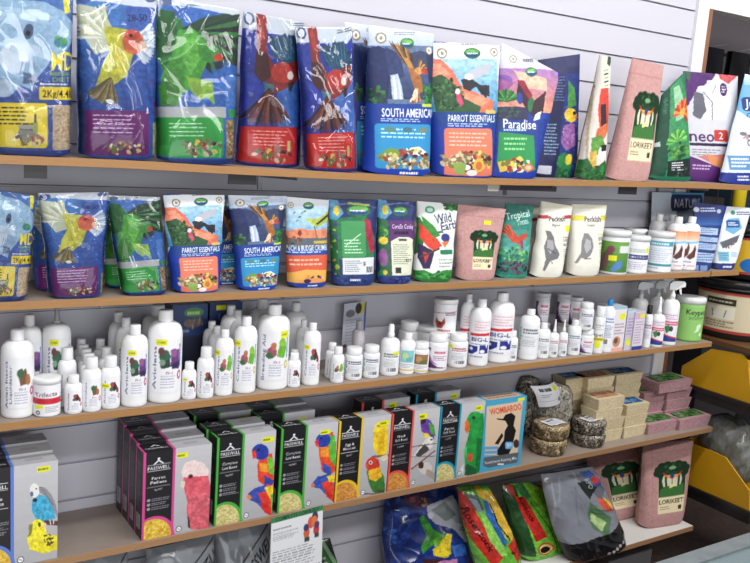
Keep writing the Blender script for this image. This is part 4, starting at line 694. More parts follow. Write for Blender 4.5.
def a_f2():
    a = art([(452, 488), (486, 486), (515, 566), (472, 570)], (440, 460, 5.47), (110, 190, 60), k=1.8)
    a.P([(60, 150), (120, 200), (260, 490), (200, 520), (130, 400)], (204, 48, 36)); a.T('Rosestock', 155, 350, 30, (50, 20, 20), w=230, rot=62, bold=.03); a.P([(100, 180), (170, 190), (190, 260), (150, 260)], (90, 110, 100)); a.P([(120, 200), (160, 210), (185, 270), (170, 280)], (150, 170, 180))
    a.P([(160, 120), (190, 120), (200, 170), (250, 170), (300, 250), (345, 370), (310, 410), (280, 400), (240, 300), (200, 210), (170, 190)], (232, 190, 50)); a.P([(190, 210), (215, 220), (245, 320), (285, 420), (270, 440), (225, 370), (200, 290)], (44, 110, 190)); a.L([(225, 230), (250, 330), (300, 410)], 6, (30, 30, 50)); a.P([(170, 270), (200, 290), (270, 440), (280, 480), (250, 480), (200, 400)], (150, 214, 90))
    a.P([(285, 435), (350, 380), (372, 490), (335, 525)], (206, 50, 36)); a.T('Rock', 328, 450, 30, (50, 20, 20), w=70, rot=-58, bold=.03); a.E(258, 553, 42, 28, (190, 90, 50)); a.E(258, 556, 34, 22, (230, 200, 120)); a.E(258, 560, 24, 16, (40, 30, 30)); a.wp(.8, .15); return a
qF3 = [(500, 484), (546, 483), (561, 595), (523, 606)]
def a_f3():
    a = art([(500, 484), (546, 483), (558, 566), (517, 570)], (440, 460, 5.47), (120, 200, 60), k=1.8)
    a.P([(320, 120), (400, 140), (420, 300), (460, 563), (400, 563), (340, 330)], (40, 90, 44)); a.P([(390, 140), (450, 120), (500, 200), (440, 230)], (70, 140, 80)); a.P([(385, 200), (440, 210), (515, 450), (460, 470), (430, 360)], (206, 46, 40)); a.T('Rosestock', 440, 280, 27, (50, 20, 20), w=150, rot=72, bold=.03); a.P([(340, 135), (385, 140), (392, 200), (370, 190)], (210, 60, 60))
    a.L([(465, 240), (530, 400), (570, 560)], 5, (60, 110, 50)); a.P([(500, 130), (540, 130), (580, 180), (610, 250), (600, 300), (570, 250), (540, 180)], (236, 170, 60)); a.P([(480, 120), (510, 120), (545, 160), (520, 160)], (70, 80, 160)); a.P([(440, 125), (520, 150), (560, 230), (560, 330), (520, 300), (470, 200)], (150, 220, 60)); a.P([(555, 390), (575, 290), (580, 330), (600, 330), (570, 380)], (40, 110, 130)); a.L([(560, 400), (625, 330)], 6, (30, 80, 90)); a.L([(590, 410), (640, 370)], 5, (180, 220, 90))
    a.P([(600, 420), (650, 370), (640, 490), (618, 510)], (210, 50, 40)); a.E(505, 520, 40, 38, (190, 90, 50)); a.E(505, 522, 32, 30, (230, 200, 120)); a.E(502, 526, 24, 20, (40, 30, 30)); a.wp(.8, .15); return a
qF4 = [(541, 476), (592, 468), (624, 540), (578, 566)]
def a_f4():
    a = art([(541, 476), (592, 468), (627, 530), (580, 566)], (530, 455, 4.41), (136, 140, 150), k=1.7)
    a.L([(90, 120), (150, 330)], 6, (156, 160, 170)); a.L([(180, 130), (220, 300)], 5, (124, 128, 138)); a.L([(120, 100), (130, 200)], 8, (150, 154, 164))
    a.P([(150, 95), (240, 80), (300, 130), (290, 190), (250, 150), (200, 110)], (110, 110, 120)); a.P([(205, 80), (250, 70), (290, 110), (270, 130), (235, 105)], (60, 90, 160)); a.E(262, 104, 14, 14, (206, 60, 50)); a.P([(190, 120), (225, 110), (268, 130), (240, 180)], (26, 40, 36)); a.P([(270, 170), (320, 180), (335, 220), (290, 210)], (220, 90, 50)); a.P([(285, 160), (330, 185), (330, 205)], (230, 200, 60)); a.P([(240, 190), (330, 240), (320, 320), (270, 300), (245, 250)], (90, 130, 90)); a.P([(255, 235), (312, 262), (300, 304), (258, 268)], (180, 206, 140)); a.T('RPO', 240, 120, 20, (180, 190, 180), w=40, rot=60)
    a.P([(150, 410), (230, 372), (330, 300), (392, 215), (450, 320), (350, 500), (160, 520)], (24, 24, 28)); a.wp(.8, .15)
    for i, (x, y) in enumerate([(340, 390), (352, 375), (362, 358), (372, 340), (384, 322), (394, 300)]): a.E(x, y, 7, 8, (190, 190, 196)); a.E(x+24, y+18-i*2, 5, 6, (150, 150, 156))
    return a
def a_pass(q, txt=(60, 60)):
    a = Art(120, 90, [(0, 0), (100, 0), (100, 120), (0, 120)], (0, 0, 1), (140, 146, 150)); a.SE(50, 40, 50, 40, [(154, 160, 166), (124, 130, 136)], 14, 16); a.P([(40, 40), (100, 4), (100, 42), (50, 72)], (150, 156, 160)); a.L([(42, 36), (98, 4)], 1.4, BK); a.T('PASSWELL', 74, 34, 15, BK, w=66, rot=-30, bold=.02); a.L([(46, 64), (100, 34)], 1.4, BK); a.P([(50, 76), (100, 50), (100, 120), (40, 120)], (30, 34, 30)); a.L([(50, 74), (100, 46)], 2, (220, 170, 60)); return a.out()
# ================================================================ setting
def struct(name, b, m, origin=(0, 0, 0)):
    o = obj(name, b.mesh(name, origin), m, None, origin); o['kind'] = 'structure'; return o
WALLM = mat('slat_board', (196, 195, 204), .5, bump=.05, bscale=30)
GROOVE = mat('slat_groove', (96, 94, 100), .6)
YB = .2405
b = MB(); zt = EYE+.5249
x0, x1 = -1.2, 2.742
n = -5
bl = []
for k in range(-4, 21):
    zc = zt-.1*k
    if zc < 0.06 or zc > 2.62: continue
    bl.append(zc)
bl = sorted(bl)
edges = [0.0]+bl+[2.7]
for i in range(len(edges)-1):
    lo = edges[i]+(.0035 if i else 0); hi = edges[i+1]-(.0035 if i < len(edges)-2 else 0)
    b.prism([(YB, lo), (YB, hi), (YB+.009, hi), (YB+.009, hi+.004), (YB+.018, hi+.004), (YB+.018, lo)], x0, x1, (200, 200, 200))
struct('wall_back', b, WALLM)
b = MB(); b.box((x0, YB+.016, 0), (x1, YB+.02, 2.7)); struct('trim_1', b, GROOVE)
WHITE = mat('cream_paint', (224, 222, 220), .5, bump=.04, bscale=15)
b = MB(); b.box((2.742, YB-.012, 0), (2.768, YB+.06, 2.7)); struct('trim_2', b, mat('white_trim', (228, 229, 234), .4))
b = MB(); b.box((2.768, YB-.004, 0), (2.815, YB+.06, 2.7)); b.box((2.815, YB-.004, EYE+.545), (4.6, YB+.06, 2.7)); struct('wall_right', b, WHITE)
b = MB(); b.box((2.815, YB-.004, 0), (2.838, YB+.06, EYE+.545)); struct('trim_3', b, mat('brown_edge', (136, 92, 66), .55))
FLOORM = mat('floor_vinyl', (178, 172, 164), .4, noise=.12, bscale=6)
b = MB(); b.box((-4, -6.5, -.05), (6.5, 3.2, 0)); struct('floor', b, FLOORM)
b = MB(); b.box((2.3, -.9, .0005), (4.4, 1.2, .008)); o = obj('added_dark_mat', b.mesh('m', (3.3, .1, 0)), mat('mat_brown', (74, 58, 50), .8, noise=.3, bscale=40), None, (3.3, .1, 0)); tag(o, 'dark brown mat on the floor at bottom right, below the yellow bins', 'mat')  # added cover: stands in for the shaded floor, hides the pale light-bouncing vinyl
b = MB(); b.box((2.2, 1.5, 0), (5.5, 1.56, 2.7)); struct('wall_far', b, mat('far_wall', (128, 120, 124), .7))
# boards of the display
WOOD = mat('shelf_edge_wood', (164, 120, 72), .5, noise=.16, bscale=5, stretch=(3, 60, 160))
WOOD2 = mat('shelf_edge_pale', (160, 122, 86), .5, noise=.14, bscale=5, stretch=(3, 60, 160))
TOPM = mat('shelf_laminate', (150, 138, 128), .5, noise=.1, bscale=14)
METAL = mat('bracket_metal', (150, 150, 154), .35, metal=.8)
WHT = mat('white_laminate', (214, 212, 208), .45, noise=.05, bscale=20)
def shelf(k, xa, xb, label, wood=None, yf=0., top=None, yb=YB-.002, brk=()):
    th = .0185; X = np.linspace(xa, xb, 40); Z = np.array([shelf_z(k, x) for x in X]); o0 = (0, yf, ZS.get(k, EYE-.1))
    root = empty('wooden_shelf', ((xa+xb)/2, yf, Z[20]), label, 'shelf', 'wall shelves of the display')
    org = np.array(root.location)
    b = MB()
    def strip(ya, za, yb_, zb, mi):
        P = np.stack([np.stack([X, np.full(40, ya), Z+za], -1), np.stack([X, np.full(40, yb_), Z+zb], -1)]); b.grid(P, (200, 200, 200), mi, False)
    yy = yf+.0015; strip(yy, 0, yb, 0, 1); strip(yy, -th, yb, -th, 1); strip(yb, 0, yb, -th, 1)
    for e in (0, -1): b.add([(X[e], yy, Z[e]), (X[e], yb, Z[e]), (X[e], yb, Z[e]-th), (X[e], yy, Z[e]-th)], [(0, 1, 2, 3)], (200, 200, 200), 1, False)
    o = obj('shelf_board', b.mesh('shelf_board', org), [wood or WOOD, top or TOPM], root)
    b = MB(); P = np.array([[X*0+X, np.full(40, yf+dy), Z+dz] for dy, dz in ((.0016, 0), (0, -.0008), (0, -th+.0008), (.0016, -th))]).transpose(0, 2, 1); b.grid(P, (200, 200, 200), 0, False)
    for e in (0, -1): b.add([tuple(P[j, e]) for j in range(4)], [(0, 1, 2, 3)], (200, 200, 200), 0, False)
    b.grid(P[[3, 0]], (200, 200, 200), 0, False); obj('edge_band', b.mesh('edge_band', org), wood or WOOD, root)
    for xk in brk:
        z = shelf_z(k, xk)-th; b = MB(); b.prism([(YB-.003, z), (yf+.02, z), (yf+.02, z-.008), (YB-.02, z-.016), (YB-.003, z-.016)], xk-.0015, xk+.0015, (150, 150, 150)); b.box((xk-.006, yf+.02, z-.0025), (xk+.006, YB-.004, z-.0002))
        b.box((xk-.006, YB-.006, z-.05), (xk+.006, YB-.0035, z-.0002))
        obj('shelf_bracket', b.mesh('shelf_bracket', org), METAL, root)
    return root
shelf(1, -.2, 3.6, 'top shelf of orange wood edge carrying the tall food bags', brk=(.2, 1.02, 1.9, 2.65))
shelf(2, -.2, 2.70, 'second shelf from the top, carrying small pouches and white tubs', brk=(.54, 1.0, 1.86, 2.68))
b_ = shelf(2, 2.706, 2.87, 'short end piece of shelf under the leaning navy and white bags', brk=(2.72,))
shelf(3, -.2, 2.765, 'third shelf from the top, crowded with white bottles', brk=(.5, 1.1, 2.0, 2.68))
shelf(4, -.2, 2.845, 'fourth shelf, carrying boxed pellets, seed cakes and bird blocks', wood=WOOD2, brk=(.4, 1.3, 2.6))
ZS[5] = .25
shelf(5, -.2, 2.75, 'lowest white topped shelf under the floor level bags', wood=WOOD2, yf=-.04, top=WHT, brk=())
# price strip holders fixed under the top shelf
for x0p, x1p, ya, yb_, lab_, col in [(24, 47, 165, 178, 'small black sign holder under top shelf at far left', (44, 38, 38)), (228, 256, 175.5, 184, 'black ticket holder under top shelf below the red macaw bags', (40, 38, 42)), (487, 498, 186, 191, 'cream ticket under top shelf below the paradise bag', (196, 192, 178)), (500, 556, 186, 190, 'thin black ticket rail under top shelf below the navy seed bag', (60, 52, 60)), (618, 636, 190, 194, 'black ticket clip under top shelf below the pink kraft bag', (50, 46, 50))]:
    A = hitY(x0p, yb_, .03); B_ = hitY(x1p, yb_, .03); zt_ = shelf_z(1, A[0])-.0189; b = MB()
    b.box((A[0], .028, A[2]), (B_[0], .031, zt_)); b.box((A[0], .0275, A[2]), (B_[0], .034, A[2]+.0015)); o = obj('ticket_holder', b.mesh('t', (A[0], .03, A[2])), mat('ticket_%d' % x0p, col, .4), None, (A[0], .03, A[2])); tag(o, lab_, 'ticket holder', 'ticket holders under the top shelf')
# ---------------------------------------------------------------- right hand side: yellow hopper bins, buckets
YEL = mat('yellow_plastic', (214, 160, 20), .42, noise=.1, bscale=6); BLK = mat('black_plastic', (30, 30, 33), .35)
def hopper(name, side, zb, label, X=2.87, W=.42):
    root = empty(name, (X+W/2, 0, zb-.05), label, 'bin', 'yellow hopper bins at the shelf end'); org = np.array(root.location)
    for xa in (X, X+W-.006):
        b = MB(); b.prism(side, xa, xa+.006, (0, 0, 0)); obj('side_panel', b.mesh('side_panel', org), YEL, root)
    b = MB(); f = side[3:5]; b.prism([(f[0][0]+.0, f[0][1]), (f[1][0], f[1][1]), (f[1][0]+.006, f[1][1]), (f[0][0]+.006, f[0][1])], X+.006, X+W-.006, (0, 0, 0)); b.box((X+.006, side[4][0], zb), (X+W-.006, side[0][0], zb+.005)); b.box((X+.006, side[0][0]-.006, zb), (X+W-.006, side[0][0], side[0][1])); obj('bin_tray', b.mesh('bin_tray', org), YEL, root)
    b = MB(); b.box((X-.004, side[4][0]-.006, zb-.05), (X+W, side[0][0]+.03, zb-.0005)); b.box((X-.012, side[4][0]-.01, zb-.016), (X+W, side[0][0]+.03, zb-.0002)); obj('base_rail', b.mesh('base_rail', org), BLK, root)
    return root
hopper('hopper_bin', [(.19, .803), (.07, .902), (-.055, .914), (-.085, .897), (-.125, .742), (.19, .742)], .742, 'upper yellow plastic hopper bin with black base beside the bird blocks')
hopper('hopper_bin', [(.15, .509), (-.054, .509), (-.167, .42), (-.178, .346), (.15, .346)][:1]+[(-.0, .512), (-.054, .508), (-.167, .42), (-.178, .346), (.15, .346)], .346, 'lower yellow plastic hopper bin beside the floor level pink kraft bags')
RED = mat('red_rim', (176, 60, 50), .4)
def bucket(x, y, z, r, h, lf, label, blue=False):
    root = empty('feed_bucket', (x, y, z), label, 'bucket', 'black buckets stacked past the shelf end')
    b = MB(); b.lathe([(r*.9, 0), (r*.92, .004), (r, h*.9)], 48); obj('bucket_body', b.mesh(), BLK, root)
    b = MB(); b.lathe([(r*1.05, h*.84), (r*1.05, h*.87), (r*1.01, h*.88), (r*1.01, h*.9), (r*1.07, h*.905), (r*1.07, h*.985), (r*1.03, h), (r*.9, h), (r*.88, h*.97)], 48); obj('lid', b.mesh(), BLK, root)
    a = Art(150, 50, [(0, 0), (300, 0), (300, 100), (0, 100)], (0, 0, 1), (214, 200, 168)); a.R(0, 0, 300, 7, (170, 60, 50)); a.R(0, 92, 300, 100, (170, 60, 50))
    for q in (40, 150, 236):
        a.R(q, 16, q+70, 32, (40, 36, 34)); a.X(q+4, 20, q+66, 28, (200, 190, 160), 1); a.RR(q, 36, q+70, 66, 3, (228, 222, 204)); a.L([(q+16, 44), (q+18, 62)], 2, (70, 60, 50)); a.L([(q+50, 44), (q+46, 62)], 2, (70, 60, 50)); a.X(q, 70, q+70, 88, (110, 96, 80), 3, .4)
    if blue: a.R(100, 8, 190, 92, (226, 180, 40)); a.E(150, 74, 30, 20, (30, 110, 190)); a.X(20, 30, 90, 60, (90, 90, 90), 3)
    ar = a.out(); U = np.linspace(0, 1, 150); t = lf-1.5+3.0*U; V = np.linspace(.8, .1, 50)
    P = np.stack([np.stack([(r*(.92+.08*v/.9)+.0016)*np.cos(t), (r*(.92+.08*v/.9)+.0016)*np.sin(t), np.full(150, v*h)], -1) for v in V]); b = MB(); b.grid(P, ar, flip=True); obj('label', b.mesh(), LABEL, root)
    return root
bucket(3.045, .10, .945, .165, .225, -2.2, 'black feed bucket with cream instruction label and red rim')
bucket(3.10, .12, 1.172, .16, .20, -2.45, 'black feed bucket with yellow and blue label, stacked on another bucket', True)
b = MB(); b.box((2.86, -.12, .925), (3.5, .3, .943)); o = obj('bucket_shelf', b.mesh('b', (3.1, .1, .93)), mat('dark_board', (96, 64, 34), .5), None, (3.1, .1, .93)); tag(o, 'dark brown board under the black feed buckets', 'shelf')
# cellophane bags of seed lying between the hopper bins
def blob(name, c, r, seed, m, label, cat, group=None, cols=None, n=(26, 18), amp=.16):
    U, V = np.meshgrid(np.linspace(0, 1, n[0]*2), np.linspace(0, 1, n[1]*2)); th = U*2*PI; ph = (V-.5)*PI
    d = 1+amp*(vnoise(U*6, V*4, 3, 3, seed)-.5)*np.cos(ph)+amp*.7*(1-np.abs(2*vnoise(U*9+V*3, V*7, 2, 2, seed+1)-1))**2*np.cos(ph); d[:, -1] = d[:, 0]
    P = np.stack([r[0]*d*np.cos(ph)*np.cos(th), r[1]*d*np.cos(ph)*np.sin(th), r[2]*np.sin(ph)*(1+(d-1)*np.cos(ph))], -1)
    P[..., 2] = np.maximum(P[..., 2], -r[2]*.9)
    b = MB(); col = (150, 150, 150)
    if cols:
        rs = np.random.RandomState(seed); C_ = np.array(cols, float)[rs.randint(0, len(cols), U.shape)]; C_[:, -1] = C_[:, 0]; col = C_
    b.grid(P, col); o = obj(name, b.mesh(), m, None, c); o.rotation_euler = (-.7 if 'seed' in name else 0, 0, 0); return tag(o, label, cat, group)
CELL = mat('cellophane_seed', None, .3, .4, bump=1.0, bscale=34)
blob('seed_bag', (2.98, -.0, .50), (.085, .11, .15), 5, CELL, 'crumpled cellophane bag of grey green seed in the lower bin', 'bag', 'cellophane seed bags in the lower bin', [(112, 114, 104), (124, 124, 120), (100, 104, 88), (130, 132, 134)])
blob('seed_bag', (3.18, -.0, .505), (.075, .10, .155), 9, CELL, 'clear cellophane bag with a blue patch in the lower bin', 'bag', 'cellophane seed bags in the lower bin', [(130, 134, 138), (140, 144, 150), (120, 124, 130), (110, 126, 156)])
# beyond the opening: dark aisle with wire rack and hanging goods
WIRE = mat('dark_wire', (60, 58, 60), .4, metal=.6)
root = empty('wire_rack', (3.9, 1.0, 0), 'dark wire rack hung with black goods beyond the opening at top right', 'rack')
b = MB()
for z in (1.2, 1.82, 2.15): b.tube([(3.2, 1.0, z), (5.2, 1.0, z)], .008)
for x in np.arange(3.25, 5.2, .12): b.tube([(x, 1.0, 0), (x, 1.0, 2.15)], .004)
for x in (3.2, 5.2): b.tube([(x, 1.0, 0), (x, 1.0, 2.18)], .014)
obj('rack_frame', b.mesh('f', (3.9, 1., 0)), WIRE, root)
for i in range(7):
    b = MB(); x = 3.3+i*.21; b.tube([(x, 1.0, 2.145), (x, .8, 2.165)], .004); obj('hook', b.mesh('h', (3.9, 1., 0)), METAL, root)
for i in range(7):
    x = 3.3+i*.21; z = 2.15; b = MB(); P = []
    U, V = np.meshgrid(np.linspace(-1, 1, 12), np.linspace(0, 1, 10)); w = .09
    P = np.stack([x+U*w*(.8+.2*V), .86-.03*(1-U**2)*np.sin(V*PI)+.0*U, z-V*(.32+.05*(i % 3))], -1); b.grid(P, [(34, 32, 36), (52, 48, 52), (28, 30, 40)][i % 3]); P2 = P.copy(); P2[..., 1] = .89; b.grid(P2, (30, 30, 34)); b.grid(np.stack([P[0], P2[0]]), (30, 30, 34))
    o = obj('pet_harness_pack', b.mesh('p', (x, .87, z)), SATIN, None, (x, .87, z)); tag(o, 'dark pack hanging on the wire rack beyond the opening', 'pack', 'dark packs hanging on the wire rack')
for i in range(3):
    b = MB(); x = 3.3+i*.5; b.box((x, 1.03, .901), (x+.4, 1.35, 1.35+.06*i)); o = obj('dark_carton', b.mesh('p', (x, 1.1, .9)), mat('dark_carton%d' % i, [(34, 40, 56), (44, 36, 38), (30, 50, 60)][i], .5), None, (x, 1.1, .9)); tag(o, 'dark carton in the aisle beyond, behind the buckets', 'carton', 'dark cartons in the aisle beyond')
b = MB(); b.box((3.25, 1.018, .84), (5.1, 1.4, .9)); o = obj('aisle_shelf', b.mesh('p', (4, 1.2, .87)), WIRE, None, (4, 1.2, .87)); tag(o, 'dark shelf in the aisle beyond, under dark cartons', 'shelf')
A = hitY(737, 215, .6); b = MB(); b.lathe([(.035, 0), (.035, .3), (.03, .31)], 20, sy=.8); o = obj('yellow_tube', b.mesh(), mat('yellow_pack', (222, 196, 30), .4), None, (A[0], .6, 1.30)); tag(o, 'tall bright yellow tube beyond the shelf end, behind the white pouch', 'tube')
b = MB(); b.box((A[0]-.2, .55, 0), (A[0]+.8, .7, 1.299)); o = obj('storage_cabinet', b.mesh('p', (A[0], .6, 1.28)), WIRE, None, (A[0], .6, 1.28)); tag(o, 'dark cabinet beyond the shelf end under the yellow tube', 'cabinet')
# foreground counter, bottom right
root = empty('glass_counter', (2.0, -1.2, 0), 'grey metal edged glass counter at bottom right foreground', 'counter')
org = np.array(root.location); b = MB(); b.box((1.02, -1.6, 0), (3.2, -.975, .844)); obj('counter_body', b.mesh('b', org), mat('counter_grey', (120, 128, 130), .4), root)
b = MB(); b.box((1.0, -.992, .845), (3.22, -.955, .872)); b.box((1.0, -1.62, .845), (3.22, -1.59, .872)); b.box((1.0, -1.59, .845), (1.03, -.992, .872)); obj('metal_trim', b.mesh('b', org), mat('brushed_trim', (126, 134, 136), .4, metal=.3, noise=.2, bscale=30), root)
b = MB(); b.box((1.03, -1.59, .852), (3.22, -.992, .866)); obj('glass_top', b.mesh('b', org), mat('pale_glass', (112, 128, 130), .25, .1), root)
# under the lowest shelf
b = MB(); b.box((2.42, .06, .0085), (2.66, .2, .13)); o = obj('storage_box', b.mesh('b', (2.45, .1, 0)), mat('grey_box', (110, 110, 112), .6), None, (2.45, .1, 0)); tag(o, 'grey box on the floor under the lowest shelf', 'box')
blob('mesh_sack', (2.22, .0, .073), (.15, .12, .08), 12, mat('sack', None, .7, bump=.5, bscale=90), 'red mesh sack on the floor under the lowest shelf', 'sack', None, [(150, 60, 60), (110, 40, 44), (176, 90, 84)])
# ================================================================ top shelf bags
A_md, A_love, A_green, A_mac = a_md().out(), a_love().out(), a_green().out(), a_mac().out()
A_sa, A_pe, A_lk = a_sa().out(), a_pe().out(), a_lk().out()
FG = 'large food bags on the top shelf'
pouch('parrot_food_bag', qMD, 1, .035, .03, .03, .035, A_md, 'large blue bag with pale grey parrot and yellow panel, leftmost on top shelf', 'bag', FG, wrap=True, seed=3, back=(50, 70, 140))
pouch('parrot_food_bag', qNB, 1, .035, .03, .03, .035, A_love, 'large clear wrapped blue bag with orange faced lovebird and purple panel', 'bag', FG, wrap=True, seed=5, back=(50, 70, 140))
pouch('parrot_food_bag', qGP, 1, .035, .03, .035, .035, A_green, 'large clear wrapped bag with flying green parrot and green panel on top shelf', 'bag', FG, wrap=True, seed=8, back=(50, 70, 140))
pouch('parrot_food_bag', qMC, 1, .105, .095, .02, .028, A_mac, 'large clear wrapped bag with red macaw, left of the two red panelled bags', 'bag', FG, wrap=True, seed=12, back=(40, 60, 160))
pouch('parrot_food_bag', [(295, 27), (352, 27), (356, 166), (304, 170)], 1, .04, .03, .05, .035, A_mac, 'large clear wrapped bag with red macaw, right of the two red panelled bags', 'bag', FG, wrap=True, seed=16, back=(40, 60, 160), wr=.004)
pouch('parrot_food_bag', [(344, 22), (400, 30), (400, 172), (348, 171)], 1, .13, .12, .03, .03, A_sa, 'large dark pouch with waterfall picture, half hidden behind the front eagle pouch on top shelf', 'bag', FG, m=SATIN, seed=18)
pouch('parrot_food_bag', qSA, 1, .055, .028, .035, .038, A_sa, 'large white topped blue pouch with waterfall and brown eagle on top shelf', 'bag', FG, m=SATIN, seed=20, back=(30, 60, 150))
pouch('parrot_food_bag', qPE, 1, .06, .022, .035, .038, A_pe, 'large white topped blue pouch with pink cliffs and salmon panel on top shelf', 'bag', FG, m=SATIN, seed=23, back=(30, 60, 150))
pouch('parrot_food_bag', qPA, 1, .07, .03, .04, .034, a_para().out(), 'white and blue pouch with palm tree, purple sky and green panel', 'bag', FG, m=SATIN, seed=27, back=(150, 150, 160))
pouch('parrot_food_bag', qD1, 1, .12, .11, .05, .028, a_dark().out(), 'navy patterned seed bag standing side on, right of the palm tree pouch', 'bag', FG, m=SATIN, seed=31, back=(30, 36, 90))
pouch('parrot_food_bag', qD2, 1, .06, .03, .04, .026, a_red().out(), 'narrow side turned bag with red and green parrots and green foot', 'bag', FG, m=SATIN, seed=35, back=(150, 130, 120))
pouch('parrot_food_bag', qLK, 1, .07, .022, .05, .034, A_lk, 'large pink kraft paper bag with green tree label on top shelf', 'bag', FG, m=PAPER, seed=38, back=PINK, box=5, wr=.0015)
pouch('parrot_food_bag', [(661, 96), (685, 72), (690, 182), (646, 182)], 1, .115, .085, .03, .026, a_grn().out(), 'green bag with red starburst flower picture on top shelf', 'bag', FG, m=SATIN, seed=41, back=(20, 110, 80))
pouch('parrot_food_bag', qNE, 1, .15, .11, .03, .024, a_neo().out(), 'purple and silver bag with white cockatoos on top shelf', 'bag', FG, m=SATIN, seed=44, back=(90, 60, 120))
pouch('parrot_food_bag', qBW, 1, .075, .01, .04, .024, a_bw().out(), 'pale blue and white bag at the right edge of top shelf', 'bag', FG, m=SATIN, seed=47, back=(180, 200, 220))
# ================================================================ second shelf pouches
SG = 'small food pouches on the second shelf'
def small(q, yl, yr, a, label, seed, T=.024, m=FILM, lean=.03, **k):
    return pouch('bird_food_pouch', q, 2, yl, yr, lean, T, a, label, 'pouch', SG, m=m, seed=seed, wr=k.pop('wr', .002), **k)
small([(-14, 188), (36, 196), (27, 299), (-22, 300)], .03, .025, A_md, 'small blue pouch with yellow lettering at far left of second shelf', 51, wrap=True)
small([(28, 200), (80, 200), (86, 292), (35, 293)], .12, .11, A_love, 'small lovebird pouch with purple panel standing behind the front lovebird pouch', 52)
small([(38, 193), (108, 192), (102, 294.5), (49, 297)], .03, .025, A_love, 'small clear wrapped blue pouch with lovebird and purple panel, front of second shelf', 53, wrap=True)
small([(100, 200), (150, 200), (150, 288), (106, 289)], .12, .11, A_green, 'small green parrot pouch standing behind the front green parrot pouch', 54)
small([(106, 195), (160, 197), (167, 291), (121, 294.5)], .03, .025, A_green, 'small clear wrapped pouch with green parrot and lime panel on second shelf', 55, wrap=True)
small([(163, 194), (225, 195), (219, 290), (172, 291.5)], .035, .025, A_pe, 'small white topped pouch with pink cliffs and salmon panel on second shelf', 56, m=SATIN)
small([(196, 196), (240, 197), (240, 284), (200, 285)], .12, .11, A_sa, 'small dark pouch with waterfall picture, half hidden between cliff and eagle pouches', 57, m=SATIN)
small([(228, 195), (287, 196), (276, 288), (236, 289)], .035, .025, A_sa, 'small white topped pouch with waterfall and brown eagle on second shelf', 58, m=SATIN)
small(qFB, .04, .03, a_fb().out(), 'small white topped pouch with yellow green finch and orange panel', 59, m=SATIN)
small(qTB, .04, .025, a_tb().out(), 'small navy pouch with green panel and barcode label on second shelf', 60, back=(40, 60, 120))
small(qCC, .045, .025, a_cc().out(), 'small navy pouch with purple and cream label', 61, back=(40, 60, 120))
small(qWE, .05, .025, a_we().out(), 'white and green pouch with red and green lorikeet on second shelf', 62, m=SATIN, back=(200, 206, 200))
small([(456, 204), (506, 209), (493, 281), (455, 279)], .05, .02, a_lk2(n=(70, 105), st=(56, 28, 70, 36)).out(), 'small pink kraft paper bag with yellow sticker on second shelf', 63, m=PAPER, back=PINK, box=4, wr=.0012)
small(qTG, .06, .03, a_tg().out(), 'teal green pouch with red macaw above jungle, second shelf', 64, m=SATIN, back=(30, 110, 96))
small([(528, 206), (560, 207), (556, 276), (522, 275)], .13, .11, a_pk().out(), 'white pigeon bag mostly hidden behind, between teal pouch and front pigeon bag', 65, m=SATIN, back=(200, 200, 190))
small(qPK, .05, .02, a_pk().out(), 'white bag with grey pigeon and red stripe, front one', 66, m=SATIN, back=(200, 198, 184), box=4, T=.028)
small([(572, 204), (607, 205), (597, 278), (566, 277)], .05, .02, a_pk(yel=True).out(), 'white bag with grey canary and yellow stripe', 67, m=SATIN, back=(206, 204, 190), box=4, T=.028)
small(qNV, .05, .005, a_nv().out(), 'navy pouch with white text blocks leaning at the right of second shelf', 68, m=SATIN, back=(34, 56, 120), T=.014)
small([(722, 206), (752, 208), (733, 273), (712, 272)], .05, .015, a_wb().out(), 'white and pale blue pouch at the right end of second shelf', 69, m=SATIN, T=.018)
a = Art(80, 60, [(0, 0), (100, 0), (100, 60), (0, 60)], (0, 0, 1), (206, 214, 222)); a.G(30, 0, 100, 30, (90, 160, 200), (60, 130, 180), 6); a.P([(0, 0), (34, 0), (50, 24), (70, 60), (0, 60)], (200, 208, 218)); a.RR(34, 2, 96, 16, 4, (30, 50, 100)); a.T('NATURE', 66, 9, 8, WH, w=50); a.P([(45, 18), (90, 12), (86, 22), (50, 26)], (120, 130, 140))
pouch('parrot_food_bag', [(652, 192), (704, 193), (700, 268), (650, 266)], 2, .212, .205, .004, .01, a.out(), 'large pale blue bag standing at the back of second shelf behind the tubs and bottles', 'bag', None, m=SATIN, seed=70)
